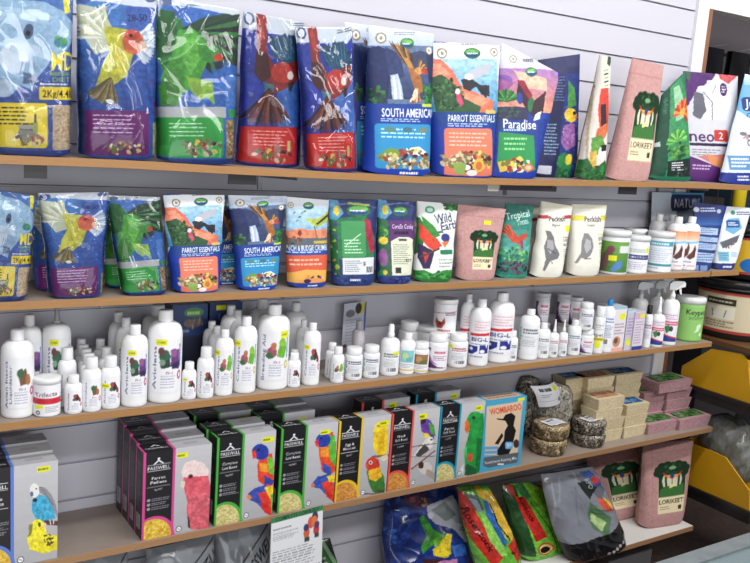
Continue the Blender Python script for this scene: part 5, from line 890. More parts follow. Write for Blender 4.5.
# ================================================================ tubs and bottles
def vessel(kind, x0, x1, yt, k, yb=None, Y=None, label=None, art_=None, name='bottle', cat='bottle', group=None, z=None, lz=(.10, .66), la=72, rot=0, capc=None, bodym=None, shade=None):
    zz = (shelf_z(k, 1.) if z is None else z)+.0004; xc = (x0+x1)/2
    if yb is not None: yf = min(max(hitZ(xc, yb, zz)[1], .003), .21); dep = proj((colX(xc, yf+.03, zz), yf+.03, zz))[2]; r = (x1-x0)/2*dep/CAM['f']; Y = yf+r
    X = colX(xc, Y, zz+.05)
    for _ in range(3):
        dep = proj((X, Y, zz+.06))[2]; X = colX(xc, Y, zz+.06)
    r = (x1-x0)/2*dep/CAM['f']; h = hitY(xc, yt, Y)[2]-zz; h -= .3*r*.4
    if Y+r > YB-.004: Y = YB-.004-r; X = colX(xc, Y, zz+.06)
    root = empty(name, (X, Y, zz), label, cat, group)
    R = r; H = h
    K = dict(bottle=(.76, .885, .42, 1.0), small=(.68, .80, .62, 1.0), jar=(.74, .79, .86, 1.0), tub=(.86, .87, 1.04, 1.0), nozzle=(.70, .80, .34, 1.0), dropper=(.55, .66, .36, 1.0), spray=(.62, .74, .36, 1.0), wide=(.74, .84, .5, 1.0), trig=(.60, .72, .32, 1.0))[kind]
    s, nk, cr, _ = K
    pr = [(R*.93, 0), (R*.99, .003), (R, .008), (R, H*s*.98), (R*.985, H*s)]
    if kind != 'tub':
        for t in (.25, .5, .75, .9, 1.): pr.append((R*(cr*.86)+(R*.985-R*cr*.86)*math.cos(t*PI/2)**.8, H*(s+(nk-s-.01)*math.sin(t*PI/2))))
    pr += [(R*cr*.84, H*nk+.002)]
    if kind == 'tub': pr = [(R*.95, 0), (R, .004), (R, H*.86), (R*.98, H*.88)]
    b = MB(); b.lathe(pr, 30); obj('body', b.mesh(), bodym or PLAST, root)
    cm = capc or CAPM; b = MB(); q = R*cr
    if kind in ('bottle', 'small', 'jar', 'wide'): b.lathe([(q*.98, H*nk), (q, H*nk+.001), (q*.97, H*.985), (q*.9, H), (q*.3, H)], 40, rib=.03)
    elif kind == 'tub': b.lathe([(q, H*.865), (q, H*.985), (q*.97, H), (q*.5, H)], 48, rib=.006)
    elif kind in ('dropper', 'nozzle'): b.lathe([(q, H*nk), (q, H*.72), (q*.8, H*.74), (q*.55, H*.86), (q*.3, H), (q*.1, H)], 24)
    elif kind == 'spray': b.lathe([(q, H*nk), (q, H*.82), (q*.8, H*.83), (q*.8, H*.97), (q*.5, H), (q*.1, H)], 24, rib=.02)
    elif kind == 'trig':
        b.lathe([(q, H*nk), (q*1.05, H*.79), (q*.7, H*.8), (q*.6, H*.86)], 24)
        b.prism([(-.5*R, H*.86), (-.5*R, H*.95), (-.2*R, H), (1.15*R, H), (1.3*R, H*.97), (1.3*R, H*.92), (.8*R, H*.90), (.3*R, H*.86)], -.24*R, .24*R, (228, 229, 230), axis=1)
        b.prism([(.62*R, H*.90), (.86*R, H*.90), (1.0*R, H*.8), (.9*R, H*.79), (.74*R, H*.83)], -.12*R, .12*R, (228, 229, 230), axis=1)
    c = obj('trigger_head' if kind == 'trig' else 'cap', b.mesh(), cm, root)
    if kind == 'trig': c.rotation_euler = (0, 0, -.6)
    if art_ is not None:
        nv, nu = art_.shape[:2]; t0 = math.atan2(CP[1]-Y, CP[0]-X)+math.radians(rot)
        t = t0+np.radians(np.linspace(-la, la, nu)); V = np.linspace(lz[1], lz[0], nv)*H
        P = np.stack([np.broadcast_to((R+.0007)*np.cos(t), (nv, nu)), np.broadcast_to((R+.0007)*np.sin(t), (nv, nu)), np.broadcast_to(V[:, None], (nv, nu))], -1)
        b = MB(); b.grid(P, art_, flip=True); obj('label', b.mesh(), LABEL, root)
    return root
AV, CALC, BRD, LIQ, SMR, SMB, HUM = L_avi(), L_avi('Calcivet', 'rd', (180, 40, 60), (20, 12, 52, 26)), L_avi('Breeding Aid', 'fr', (190, 170, 60), (88, 2, 118, 18)), L_avi('Avian Insect Liquidator', 'br', (170, 30, 90), None), L_avi('Soluvite', 'rd', (170, 30, 60), None), L_avi('Ornithon', 'br', (170, 30, 60), None), L_avi('Calcivet', 'fr', (190, 170, 60), (6, 4, 44, 20))
BG = 'white bottles on the third shelf'
T_ = [  # kind, x0, x1, ytop, ybot, depth, art, label
 ('bottle', 2, 33, 327.5, 419, None, LIQ, 'large white bottle with vertical blue lettering at far left of third shelf'),
 ('bottle', 18, 41, 313, None, .12, AV, 'shaded white bottle directly behind the far left large bottle'),
 ('nozzle', 43, 70, 300, None, .11, AV, 'white bottle with a grey pump nozzle behind the red banded tub'),
 ('small', 58, 76, 346, None, .075, SMR, 'small white bottle with dark red bird behind the front small bottles at left'),
 ('small', 65, 82, 373.6, 415, None, SMR, 'small white bottle with red bird picture right of the red banded tub'),
 ('small', 74, 88, 338, None, .19, None, 'small shaded bottle at the back left of the small bottle cluster'),
 ('small', 75, 91, 344, None, .14, None, 'small white bottle in the middle file of the left cluster'),
 ('small', 78, 94, 348, None, .10, None, 'small white bottle two behind the grey bird picture bottle'),
 ('small', 80, 97, 352.5, None, .075, None, 'small white bottle directly behind the grey bird picture bottle'),
 ('small', 82, 101, 356, 413, None, SMB, 'small white bottle with grey brown bird, third in the front row from left'),
 ('small', 93, 107, 338, None, .17, None, 'small shaded bottle at the back of the yellow stickered small bottle file'),
 ('small', 98, 114, 346, None, .09, HUM, 'small white bottle behind the yellow stickered small bottle'),
 ('small', 101, 120, 354.6, 409.6, None, L_avi('Aviclens', 'rd', (170, 30, 90), (14, 30, 60, 48)), 'small white bottle with yellow sticker left of the tall parrot label bottle'),
 ('bottle', 108, 127, 311, None, .15, None, 'tall shaded bottle, rear one behind the tall parrot label bottle'),
 ('bottle', 115, 135, 316, None, .10, AV, 'tall white bottle immediately behind the tall parrot label bottle'),
 ('bottle', 121, 147, 323, 408, None, AV, 'tall white bottle with green and purple parrot label, smaller of the pair'),
 ('bottle', 141, 172, 303, None, .14, None, 'very large shaded bottle behind the very large parrot label bottle'),
 ('bottle', 147, 181, 308, 404, None, AV, 'very large white bottle with green and purple parrot label, larger of the pair'),
 ('small', 182, 196.5, 361, 400, None, CALC, 'tiny white bottle with yellow sticker just right of the very large parrot bottle'),
 ('small', 197, 214, 346, 399, None, L_avi('Calcivet', 'rd', (180, 40, 60), None), 'small white bottle with dark green and red bird, second in the calcium row'),
 ('bottle', 202, 219, 320, None, .13, None, 'shaded bottle, rear one behind the mid size yellow stickered bottle'),
 ('bottle', 207, 224, 325, None, .09, None, 'white bottle just behind the mid size yellow stickered bottle'),
 ('bottle', 214, 233, 328.5, 396.5, None, HUM, 'mid size white bottle with yellow sticker and finch pictures'),
 ('bottle', 219, 239, 304, None, .125, None, 'shaded bottle, rear one behind the large green bird label bottle'),
 ('bottle', 226, 245, 309, None, .11, None, 'white bottle just behind the large green bird label bottle'),
 ('bottle', 233, 256, 315, 394, None, HUM, 'large white bottle with green bird label and yellow sticker at its left'),
 ('bottle', 247, 272, 297, None, .15, None, 'very large shaded bottle behind the very large green bird label bottle'),
 ('bottle', 256, 288, 302.5, 391, None, BRD, 'very large white bottle with green bird label and yellow sticker at its right'),
 ('bottle', 283, 305, 301, None, .17, None, 'large dim bottle at the back, right of the very large green bird bottle'),
 ('small', 288, 300, 349, None, .07, None, 'tiny bottle behind the tiny black bird bottle'),
 ('small', 287.5, 301, 352, 388, None, L_avi('Ornitho', 'rd', (170, 170, 60), None), 'tiny white bottle with black bird, beside the very large green bird bottle'),
 ('bottle', 295, 309, 319, None, .10, None, 'slim shaded bottle behind the slim yellow stickered bottle'),
 ('bottle', 302, 320, 322, 386, None, CALC, 'slim white bottle with yellow sticker and black bird, beside the tiny black bird bottle'),
 ('small', 325.5, 338, 342, 379, None, L_avi('Soluvet', 'br', (170, 170, 60), None), 'tiny bottle, rear one of the two before the hanging card'),
 ('small', 331, 344.5, 346, 383.5, None, L_avi('Soluvet', 'fr', (170, 170, 60), None), 'tiny bottle with yellow green bird, front one of the two before the hanging card'),
 ('jar', 345, 363, 346, 381, None, L_txt((60, 70, 90), side=('Vet', (40, 120, 110))), 'squat white jar, left of the two beside the spray bottle'),
 ('jar', 363, 380, 344, 379, None, L_txt((60, 70, 90), side=('Vet', (40, 120, 110))), 'squat white jar, right of the two beside the spray bottle'),
 ('spray', 380, 399.5, 323, 376.6, None, L_txt((70, 90, 60), st=(70, 8, 104, 20)), 'white pump spray bottle with green text label'),
 ('wide', 351, 364, 320, None, .10, None, 'grey capped clear bottle standing before the hanging card'),
 ('wide', 399.5, 415, 332, 375, None, L_pic((130, 196, 200), (190, 214, 150), (110, 170, 180)), 'white capped bottle with teal picture label'),
 ('jar', 413, 429.5, 341, 374, None, L_pic((150, 110, 70), (190, 150, 100), (90, 110, 60)), 'small white jar with brown picture label'),
 ('jar', 427, 448, 332, 372, None, L_arc(), 'white jar with purple arc label in front row'),
 ('jar', 448, 468, 332, 368.5, None, L_txt((170, 60, 60), (4, 4, 34, 20)), 'white jar with barcode label and yellow sticker'),
 ('jar', 398, 419, 320, None, .16, None, 'shaded grey jar behind the teal picture bottle'),
 ('tub', 417, 437, 325, None, .12, None, 'wide white lidded tub behind the brown picture jar'),
 ('bottle', 458, 473, 293, None, .09, L_big(), 'tall bottle with red and navy label, rearmost left of the three'),
 ('bottle', 468, 489, 298, 367, None, L_big(), 'tall white bottle with red and navy label, left one in front'),
 ('bottle', 485, 512, 291, 364, None, L_big(), 'widest white bottle with red and navy label, right one in front'),
 ('small', 506, 518, 330, 362, None, L_txt((70, 90, 110), side=('Vet', (60, 140, 110))), 'little white bottle right of the widest red and navy label bottle'),
 ('bottle', 518, 538.5, 308, 361, None, L_txt((90, 100, 110), side=('vetapet', (50, 150, 110)), bar=False), 'white bottle with vertical green lettering'),
 ('wide', 536, 550, 322, 359, None, L_txt((80, 110, 110), side=('Vet', (60, 140, 110))), 'white bottle just right of the green lettered bottle'),
 ('dropper', 549, 559, 319, 358, None, L_txt((180, 110, 110)), 'dropper bottle with pointed tip, left of the pair'),
 ('dropper', 558.5, 568, 319, 357, None, L_txt((180, 110, 110)), 'dropper bottle with pointed tip, right of the pair'),
 ('wide', 567, 581, 319, 356, None, L_txt((90, 120, 130), side=('Dew', (40, 110, 120))), 'white bottle with dark teal side lettering right of the droppers'),
 ('jar', 593, 604, 306, 354, None, L_yel(), 'slim white tube with yellow round stickers'),
 ('bottle', 600.5, 613, 299, 353, None, L_blue(), 'slim white bottle with bright blue cap'),
 ('small', 643, 651.5, 305, 348, None, L_txt((150, 90, 140), bar=False), 'small white bottle with black cap before the sprays'),
 ('dropper', 650, 664, 296, 348, None, L_vet(), 'white bottle with narrow tip and red and blue striped label'),
 ('trig', 660, 677, 280, 346, None, L_vet(), 'white trigger spray bottle with red and blue striped label'),
 ('trig', 630, 646, 281, None, .15, None, 'dim trigger spray bottle at the back, left of the two rear sprays'),
 ('trig', 648, 662, 280, None, .14, None, 'dim trigger spray bottle at the back, right of the two rear sprays'),
 ('tub', 674.5, 702, 295, 343, None, L_kay(), 'wide green labelled tub bottle at right end of third shelf'),
]
BCAP = mat('blue_cap', (30, 130, 200), .35); KCAP = mat('black_cap', (26, 26, 30), .35); GCAP = mat('grey_cap', (150, 148, 150), .4); CLR = mat('dim_clear', (186, 182, 186), .25, .3)
GRN = mat('green_liquid', (128, 184, 96), .3, .2)
for kd, xa, xb, yt, yb, Y, ar, lb in T_:
    kw = {}
    if 'blue cap' in lb: kw['capc'] = BCAP
    if 'black cap' in lb: kw['capc'] = KCAP
    if 'pump nozzle' in lb or 'grey capped' in lb: kw['capc'] = GCAP
    if 'grey capped' in lb: kw['bodym'] = CLR
    if 'green labelled tub' in lb: kw.update(bodym=GRN, lz=(.04, .86), la=80)
    nm = {'jar': 'supplement_jar', 'tub': 'supplement_tub', 'trig': 'spray_bottle', 'spray': 'spray_bottle', 'dropper': 'dropper_bottle'}.get(kd, 'supplement_bottle')
    if kd == 'dropper' and ar is not None and 'striped' in lb: kw['lz'] = (.05, .55)
    elif kd in ('dropper', 'spray', 'trig'): kw['lz'] = (.06, .52)
    elif kd == 'jar': kw['lz'] = (.08, .70)
    elif kd == 'small': kw['lz'] = (.07, .64)
    elif kd == 'bottle' and ar is not None: kw['lz'] = (.12, .72)
    vessel(kd, xa, xb, yt, 3, yb, Y, lb, ar, nm, {'jar': 'jar', 'tub': 'tub'}.get(kd, 'bottle'), BG, rot=kw.pop('rot', 0), **kw)
# red banded tub; stacked jars
vessel('tub', 34, 60, 375, 3, 419, None, 'white tub with red band and yellow sticker at left of third shelf', L_tri(), 'supplement_tub', 'tub', BG, lz=(.04, .82))
lo = vessel('jar', 579.5, 594, 328, 3, 357, None, 'white jar with purple arc label at the bottom of a two jar stack', L_arc(), 'supplement_jar', 'jar', BG, lz=(.08, .7))
zt2 = lo.location.z
def top_of(o): return o.location.z+max((c.data.vertices[i].co.z for c in o.children for i in range(len(c.data.vertices))))
vessel('jar', 579.5, 594, 301.6, 3, None, lo.location.y, 'white jar stacked on top of the purple arc label jar', L_txt((90, 90, 120)), 'supplement_jar', 'jar', BG, z=top_of(lo), lz=(.08, .7))
# rear double stack: tubs that rest on hidden white tubs
def stack(x0, x1, yt, Y, ym, ar, lb1, lb2, kind='tub'):
    l = vessel(kind, x0, x1, ym, 3, None, Y, lb1, None, 'supplement_tub', 'tub', BG)
    vessel(kind, x0, x1, yt, 3, None, Y, lb2, ar, 'supplement_tub', 'tub', BG, z=top_of(l), lz=(.03, .82))
stack(434, 457, 297, .10, 330, L_chk(), 'white tub behind the barcode jar, under the red hen label tub', 'white tub with red hen picture label on top of another tub')
stack(536, 549.5, 292, .17, 322, L_arc((70, 36, 70)), 'tub at the back under the leftmost shaded purple label tub', 'shaded tub with purple arc label, leftmost of the rear three')
stack(557, 570, 293, .17, 322, L_arc((70, 36, 70)), 'tub at the back under the middle shaded purple label tub', 'shaded tub with purple arc label, middle of the rear three')
stack(568.5, 582, 296, .15, 324, L_arc((70, 36, 70)), 'tub at the back under the rightmost shaded purple label tub', 'shaded tub with purple arc label, rightmost of the rear three')
# second shelf tubs and bottles
G2 = 'white tubs and bottles on the second shelf'
vessel('tub', 598, 628, 228, 2, 275.5, None, 'white tub with green label showing finch and blue bird', L_fin(), 'supplement_tub', 'tub', G2, lz=(.06, .76))
vessel('tub', 622, 644, 227, 2, None, .13, 'white tub behind, between the finch label tub and navy banded tub', None, 'supplement_tub', 'tub', G2)
vessel('tub', 624.5, 648, 234, 2, 275, None, 'white tub with navy band label on second shelf', L_nav(), 'supplement_tub', 'tub', G2, lz=(.04, .80))
vessel('tub', 646.5, 672, 230, 2, 273.5, None, 'white tub with teal banded label on second shelf', L_teal(), 'supplement_tub', 'tub', G2, lz=(.03, .82))
vessel('bottle', 647, 664, 213, 2, None, .15, 'white bottle at the back behind the teal banded tub', L_teal(), 'supplement_bottle', 'bottle', G2)
vessel('bottle', 661, 677, 213.5, 2, None, .16, 'white bottle at the back behind the horse label bottles', None, 'supplement_bottle', 'bottle', G2)
vessel('bottle', 665, 684, 215.5, 2, None, .075, 'white bottle with brown horse label, left one', L_hor(), 'supplement_bottle', 'bottle', G2, lz=(.05, .74))
vessel('bottle', 679, 697, 215.5, 2, None, .06, 'white bottle with brown horse label, right one', L_hor(), 'supplement_bottle', 'bottle', G2, lz=(.05, .74))
# ================================================================ cartons
def carton(x0, x1, y0, y1, z, h, fr, sd, tp, label, name='pellet_carton', cat='carton', group=None, rz=0):
    org = ((x0+x1)/2, (y0+y1)/2, z); b = MB(); z += .0004
    def face(p00, p10, p11, p01, ar):
        nv, nu = ar.shape[:2]; U, V = np.meshgrid(np.linspace(0, 1, nu), np.linspace(0, 1, nv)); p = [np.array(q, float) for q in (p00, p10, p11, p01)]
        b.grid(p[0]*((1-U)*(1-V))[..., None]+p[1]*(U*(1-V))[..., None]+p[2]*(U*V)[..., None]+p[3]*((1-U)*V)[..., None], ar, 0, False, flip=True)
    face((x0, y0, z+h), (x1, y0, z+h), (x1, y0, z), (x0, y0, z), fr)
    face((x0, y1, z+h), (x0, y0, z+h), (x0, y0, z), (x0, y1, z), sd)
    face((x0, y1, z+h), (x1, y1, z+h), (x1, y0, z+h), (x0, y0, z+h), tp)
    g = plain((120, 120, 124)); face((x1, y0, z+h), (x1, y1, z+h), (x1, y1, z), (x1, y0, z), g); face((x1, y1, z+h), (x0, y1, z+h), (x0, y1, z), (x1, y1, z), g); face((x0, y0, z), (x1, y0, z), (x1, y1, z), (x0, y1, z), g)
    o = obj(name, b.mesh(name, org), CARD, None, org); o.rotation_euler = (0, 0, rz); return tag(o, label, cat, group)
PNK, GRE, YLW, RDD, TEA, BLU = (206, 70, 140), (70, 170, 60), (226, 190, 40), (222, 80, 70), (30, 150, 180), (90, 120, 200)
PELY = [(214, 176, 60), (236, 206, 90), (186, 140, 40)]; PELG = [(206, 196, 130), (226, 216, 160), (180, 168, 100)]; PELO = [(206, 140, 60), (226, 166, 90), (180, 116, 50)]
F = {}
F['gal'] = pass_front([(146, 454), (212.4, 444.5), (209.9, 527), (142.3, 541)], (110, 390, 3.253), PNK, 'Parrot|Pellets', b_galah, PELY, st=(48, 9, 64, 17))
F['g1'] = pass_front([(219, 436), (276, 428.5), (271.5, 512), (215.5, 530)], (110, 390, 3.253), GRE, 'Complete|Lorikeet', b_lori(), PELG, st=(76, 10, 96, 18))
F['g2'] = pass_front([(282, 424), (339, 421), (334.5, 498.6), (278, 512)], (270, 380, 3.7526), GRE, 'Complete|Lorikeet', b_lori3, PELG, st=(68, 12, 86, 20))
F['yel'] = pass_front([(340, 421), (391, 415), (386, 488), (335, 499)], (270, 380, 3.7526), YLW, 'Egg &|Biscuit', b_egg, PELO, st=(78, 10, 96, 19))
F['red'] = pass_front([(393, 415), (440, 410), (435, 481), (387, 489)], (270, 380, 3.7526), RDD, 'Finch|Soft Food', b_fin, PELO, st=(56, 8, 72, 18))
F['tea'] = pass_front([(440.8, 409), (486, 405), (479.6, 471.6), (435, 480)], (420, 370, 4.331), TEA, 'Parrot|Soft Food', b_ecl, PELG, st=(78, 8, 94, 17))
F['bud'] = pass_front([(-44, 482), (59.4, 461), (60.9, 563), (-36, 590)], (0, 440, 4.571), BLU, 'Budgie|Pellets', b_bud, PELY, st=(74, 6, 90, 14))
z4 = ZS[4]; CG = 'pellet cartons on the fourth shelf'; W_ = .172
def prow(x, w, n, fr, edge, what, h=.230, y=.006, dep=.051, dx=0, first=0):
    sd, tp = pass_side(edge), pass_top(edge)
    for i in range(n):
        ords = ['front', 'second', 'third', 'rearmost'][i+first]
        carton(x-dx*i, x-dx*i+w, y+i*(dep+.0015), y+i*(dep+.0015)+dep, z4, h+.006*(i+first), F[fr] if i == 0 and first == 0 else F[fr][::2, ::2], sd, tp, f'{ords} {what}', group=CG)
prow(.2735, .172, 3, 'bud', BLU, 'grey carton of the blue edged budgie row at far left', h=.236)
prow(.6415, .172, 4, 'gal', PNK, 'black and grey carton of the pink edged galah row', h=.223)
prow(.828, .162, 2, 'g1', GRE, 'carton of the left green edged lorikeet row', h=.234, dx=.008)
prow(.822, .162, 1, 'g1', GRE, 'carton of the left green edged lorikeet row, set back with a gap', h=.234, y=.15, first=2)
prow(1.006, .171, 1, 'g2', GRE, 'carton of the right green edged lorikeet row', h=.234)
prow(.985, .171, 2, 'g2', GRE, 'carton of the right green edged lorikeet row, shifted left', h=.234, y=.10, first=1)
prow(1.181, .170, 1, 'yel', YLW, 'carton with yellow edges, canary and orange faced lovebird', h=.2325)
prow(1.354, .170, 1, 'red', RDD, 'carton with red edges and small finches', h=.2325)
prow(1.325, .170, 1, 'red', RDD, 'carton with red edges, set back near the wall', h=.228, y=.12, first=1)
prow(1.527, .170, 1, 'tea', TEA, 'carton with teal edges and green eclectus parrot', h=.2325)
prow(1.515, .170, 1, 'tea', TEA, 'carton with teal edges, set back near the wall', h=.2325, y=.115, first=1)
carton(1.70, 1.868, .008, .072, z4, .229, womba(), plain((72, 160, 196)), womba_top(), 'bright blue and tan carton with black bird silhouette', group=CG)
# ================================================================ seed cakes and bells
SEEDM = mat('seed_mix', None, .6, bump=.5, bscale=200); DK = [(84, 76, 66), (200, 190, 170), (50, 46, 42), (136, 122, 102), (222, 214, 198)]; LT = [(206, 184, 140), (160, 124, 84), (222, 206, 170), (120, 96, 70), (186, 160, 112)]
WRAP2 = CLEAR
def cake(cx, cy, z, r, h, cols, label, seed, lab_=True, group='wrapped seed cakes'):
    root = empty('seed_cake', (cx, cy, z), label, 'seed cake', group)
    nu, nv = 110, 30; U, V = np.meshgrid(np.linspace(0, 1, nu), np.linspace(0, 1, nv)); rs = np.random.RandomState(seed)
    prof = np.interp(V, [0, .12, .3, .6, .72, 1.0], [.0, .86, .97, 1.0, .93, 0.]); zz = np.interp(V, [0, .12, .3, .6, .72, 1.0], [0, .0, .22, .8, 1., 1.])*h
    t = U*2*PI; n_ = 1+.05*(rs.rand(nv, nu)-.5); n_[:, -1] = n_[:, 0]
    P = np.stack([r*prof*n_*np.cos(t), r*prof*n_*np.sin(t), np.maximum(zz+(rs.rand(nv, nu)-.5)*.003*(V > .1), 0.0005)], -1); P[:, -1] = P[:, 0]
    col = np.array(cols, float)[rs.randint(0, len(cols), (nv, nu))]; col[:, -1] = col[:, 0]
    b = MB(); b.grid(P, col); obj('seed_block', b.mesh(), SEEDM, root)
    b = MB(); w = 1.02+.02*np.sin(9*t+V*5); P2 = np.stack([r*prof*w*np.cos(t), r*prof*w*np.sin(t), zz*1.0+.0015*(V > .3)], -1); b.grid(P2[:, ::2], (230, 230, 230)); obj('plastic_wrap', b.mesh(), WRAP2, root)
    if lab_:
        a = Art(40, 26, [(0, 0), (100, 0), (100, 60), (0, 60)], (0, 0, 1), (214, 216, 220)); a.X(24, 8, 76, 20, BK, 1, .9); a.X(10, 26, 90, 50, (140, 140, 146), 4, .4); ar = a.out()
        UU, VV = np.meshgrid(np.linspace(-1, 1, 40), np.linspace(1, -1, 26)); b = MB(); b.grid(np.stack([UU*r*.62, VV*r*.42-.1*r, np.full(UU.shape, h+.003)+.001*np.sin(UU*6)], -1), ar, flip=True); l = obj('label', b.mesh(), LABEL, root); l.rotation_euler = (0, 0, .1)
    return root
def at4(px, py, r):            # foot point measured on the shelf -> centre
    p = hitZ(px, py, z4); return p[0], max(p[1], .004)+r
cx, cy = colX(547, .066, z4), .066
cake(cx, cy, z4+.0005, .062, .050, LT, 'pale round seed cake at the bottom of the left stack', 1, False); cake(cx+.006, cy-.0, z4+.0525, .062, .048, LT, 'pale round seed cake with paper label on top of the left stack', 2)
cx, cy = colX(587, .066, z4), .066
cake(cx, cy, z4+.0005, .058, .043, DK, 'dark striped seed cake at the bottom of the right stack', 3, False); cake(cx-.002, cy, z4+.0455, .058, .044, DK, 'dark striped seed cake with paper label on top of the right stack', 4)
def bell(px0, px1, ptop, Y, label, seed, lab_=None, cols=DK):
    X0 = colX((px0+px1)/2, Y, z4+.08); d = proj((X0, Y, z4+.08))[2]; r = (px1-px0)/2*d/CAM['f']; h = hitY((px0+px1)/2, ptop, Y)[2]-z4
    root = empty('seed_bell', (X0, Y, z4+.0005), label, 'seed bell', 'large wrapped seed bells')
    nu, nv = 104, 50; U, V = np.meshgrid(np.linspace(0, 1, nu), np.linspace(0, 1, nv)); rs = np.random.RandomState(seed)
    prof = np.interp(V, [0, .05, .2, .5, .75, .9, 1.], [0, .8, .96, 1., .86, .6, 0]); zz = np.interp(V, [0, .05, .2, .5, .75, .9, 1.], [0, .0, .15, .45, .8, .95, 1.])*h
    t = U*2*PI; n_ = 1+.07*(rs.rand(nv, nu)-.5); n_[:, -1] = n_[:, 0]; sy = min(1, (.04 if lab_ else .024)/r)
    P = np.stack([r*prof*n_*np.cos(t), r*prof*n_*np.sin(t)*sy, zz], -1); P[:, -1] = P[:, 0]; col = np.array(cols, float)[rs.randint(0, len(cols), (nv, nu))]; col[:, -1] = col[:, 0]
    b = MB(); b.grid(P, col); obj('seed_block', b.mesh(), SEEDM, root).rotation_euler = (0, 0, -.5)
    b = MB(); w = 1.03+.03*np.sin(7*t+V*9); b.grid(np.stack([r*prof*w*np.cos(t), r*prof*w*np.sin(t)*sy, zz*1.01], -1)[::2, ::2], (230, 230, 230)); obj('plastic_wrap', b.mesh(), WRAP2, root).rotation_euler = (0, 0, -.5)
    if lab_:
        a = Art(70, 56, [(0, 0), (100, 0), (100, 80), (0, 80)], (0, 0, 1), (226, 227, 232)); a.X(16, 8, 60, 20, BK, 1, .9); a.E(76, 16, 11, 10, YE); a.X(16, 30, 50, 44, (130, 130, 136), 2, .4); a.L([(4, 58), (70, 58)], 1, (150, 150, 150)); a.R(74, 52, 92, 68, (110, 110, 114)); ar = a.out()
        q = [hitY(x, y, Y-r*sy*.85-.012) for x, y in lab_]; q = [np.array([p[0], Y-r*sy*.85-.012, p[2]])-np.array(root.location) for p in q]; U, V = np.meshgrid(np.linspace(0, 1, 70), np.linspace(0, 1, 56)); P = q[0]*((1-U)*(1-V))[..., None]+q[1]*(U*(1-V))[..., None]+q[2]*(U*V)[..., None]+q[3]*((1-U)*V)[..., None]; P[..., 1] += .02*(2*U-1)**2+.02*np.clip(1-2*V, 0, 1)**2
        b = MB(); b.grid(P, ar, flip=True); obj('label', b.mesh(), LABEL, root)
    return root
bell(512, 540, 376, .213, 'dark wrapped seed bell at the back beside the bright blue and tan carton', 5)
bell(531, 573, 383, .158, 'dark wrapped seed bell with white label and yellow dot', 6, [(538, 389), (562, 384.5), (566, 402.5), (543, 409)], [(150, 140, 124), (206, 198, 180), (84, 76, 66), (176, 164, 144), (226, 220, 206)])
# ================================================================ bird blocks
BRM = mat('block_grit', None, .85, bump=.7, bscale=260, spec=.2)
def brick(x0, y0, lev, w, d, h, base, seed, label, topc, group, z=None, rz=0):
    z = z4+.0005+lev*(h+.0005) if z is None else z; rs = np.random.RandomState(seed)
    b = MB(); nx, ny, nz = 22, 12, 8; base = np.array(base, float)+rs.uniform(-9, 9)
    def face(f, n, m, inset=None, ar=None):
        U, V = np.meshgrid(np.linspace(0, 1, n), np.linspace(0, 1, m)); P = f(U, V); c = base+(rs.rand(m, n, 1)-.5)*34+(rs.rand(m, n, 3)-.5)*8
        if ar is not None: c = ar
        b.grid(P, c, 0, False)
    t = .90   # slight draft: narrower at the foot
    def pt(u, v, s):   # u,v on plan 0..1 ; s height 0..1
        k = t+(1-t)*s; return np.stack([(u-.5)*w*k, (v-.5)*d*k, s*h+0*u], -1)
    face(lambda U, V: pt(U, 0*U, V), nx*2, nz*2); face(lambda U, V: pt(1-U, 0*U+1, V), nx, nz); face(lambda U, V: pt(0*U, 1-U, V), ny*2, nz*2); face(lambda U, V: pt(0*U+1, U, V), ny*2, nz*2)
    a = Art(54, 30, [(0, 0), (100, 0), (100, 60), (0, 60)], (0, 0, 1), tuple(base)); a.P([(18, 2), (98, 2), (90, 46), (10, 46)], topc[0]); a.SE(52, 24, 38, 18, topc, 40, 6); a.X(22, 8, 50, 36, (200, 200, 190), 4, .3); ar = a.out()
    if topc is None: ar = None
    U, V = np.meshgrid(np.linspace(0, 1, 54), np.linspace(1, 0, 30)); P = pt(U, V, 1+0*U); P[..., 2] = h; b.grid(P, ar, 0, False, flip=True)
    U, V = np.meshgrid(np.linspace(0, 1, 3), np.linspace(1, 0, 3)); b.grid(pt(U, V, 0*U), tuple(base))
    o = obj('bird_block', b.mesh(), BRM, None, (x0+w/2, y0+d/2, z)); o.rotation_euler = (0, 0, rz); return tag(o, label, 'block', group)
CR, PK = (214, 198, 162), (186, 146, 152); BH = .0405
blue = [(50, 100, 150), (70, 120, 170), (30, 70, 110), (120, 150, 170)]; ora = [(196, 130, 96), (206, 160, 120), (130, 150, 120), (170, 100, 80)]; gr = [(60, 110, 50), (40, 84, 40), (100, 140, 70), (30, 60, 34)]
names = ['bottom', 'second', 'third', 'fourth', 'top']
def col(xl, xr, y, n, base, topc, what, group, d=.075, h=BH, seed=0, jit=.003, lev0=0):
    rs = random.Random(seed)
    for i in range(lev0, n):
        nm = 'topmost' if i == n-1 else names[i]; zz = z4+(i+.5)*h; X0 = colX(xl, y, zz); X1 = colX(xr, y, zz)
        if i != lev0: X0, X1 = x00, x00+w0
        x00, w0 = X0, X1-X0
        brick(X0+rs.uniform(-jit, jit), y+rs.uniform(-jit, jit)*.5, i, w0-.004, d, h, base, seed+i, f'{nm} {what}', topc, group, rz=rs.uniform(-.015, .015))
g = 'cream coloured bird blocks'
col(623.5, 647, .045, 3, CR, blue, 'cream block in the front right stack of cream blocks', g, seed=10)
col(599.5, 623, .045, 2, CR, ora, 'cream block in the front left stack, lower pair', g, seed=20)
col(596, 623.5, .040, 4, CR, ora, 'cream block in the front left stack, upper pair', g, seed=24, lev0=2)
col(611, 638, .138, 5, CR, blue, 'cream block in the back right stack of cream blocks', g, seed=30)
col(583, 610.5, .138, 5, CR, ora, 'cream block in the back left stack of cream blocks', g, seed=40)
col(560, 582, .165, 5, CR, blue, 'dim cream block in the rear stack nearest the seed bells', g, seed=50, d=.068)
g = 'pink bird blocks'
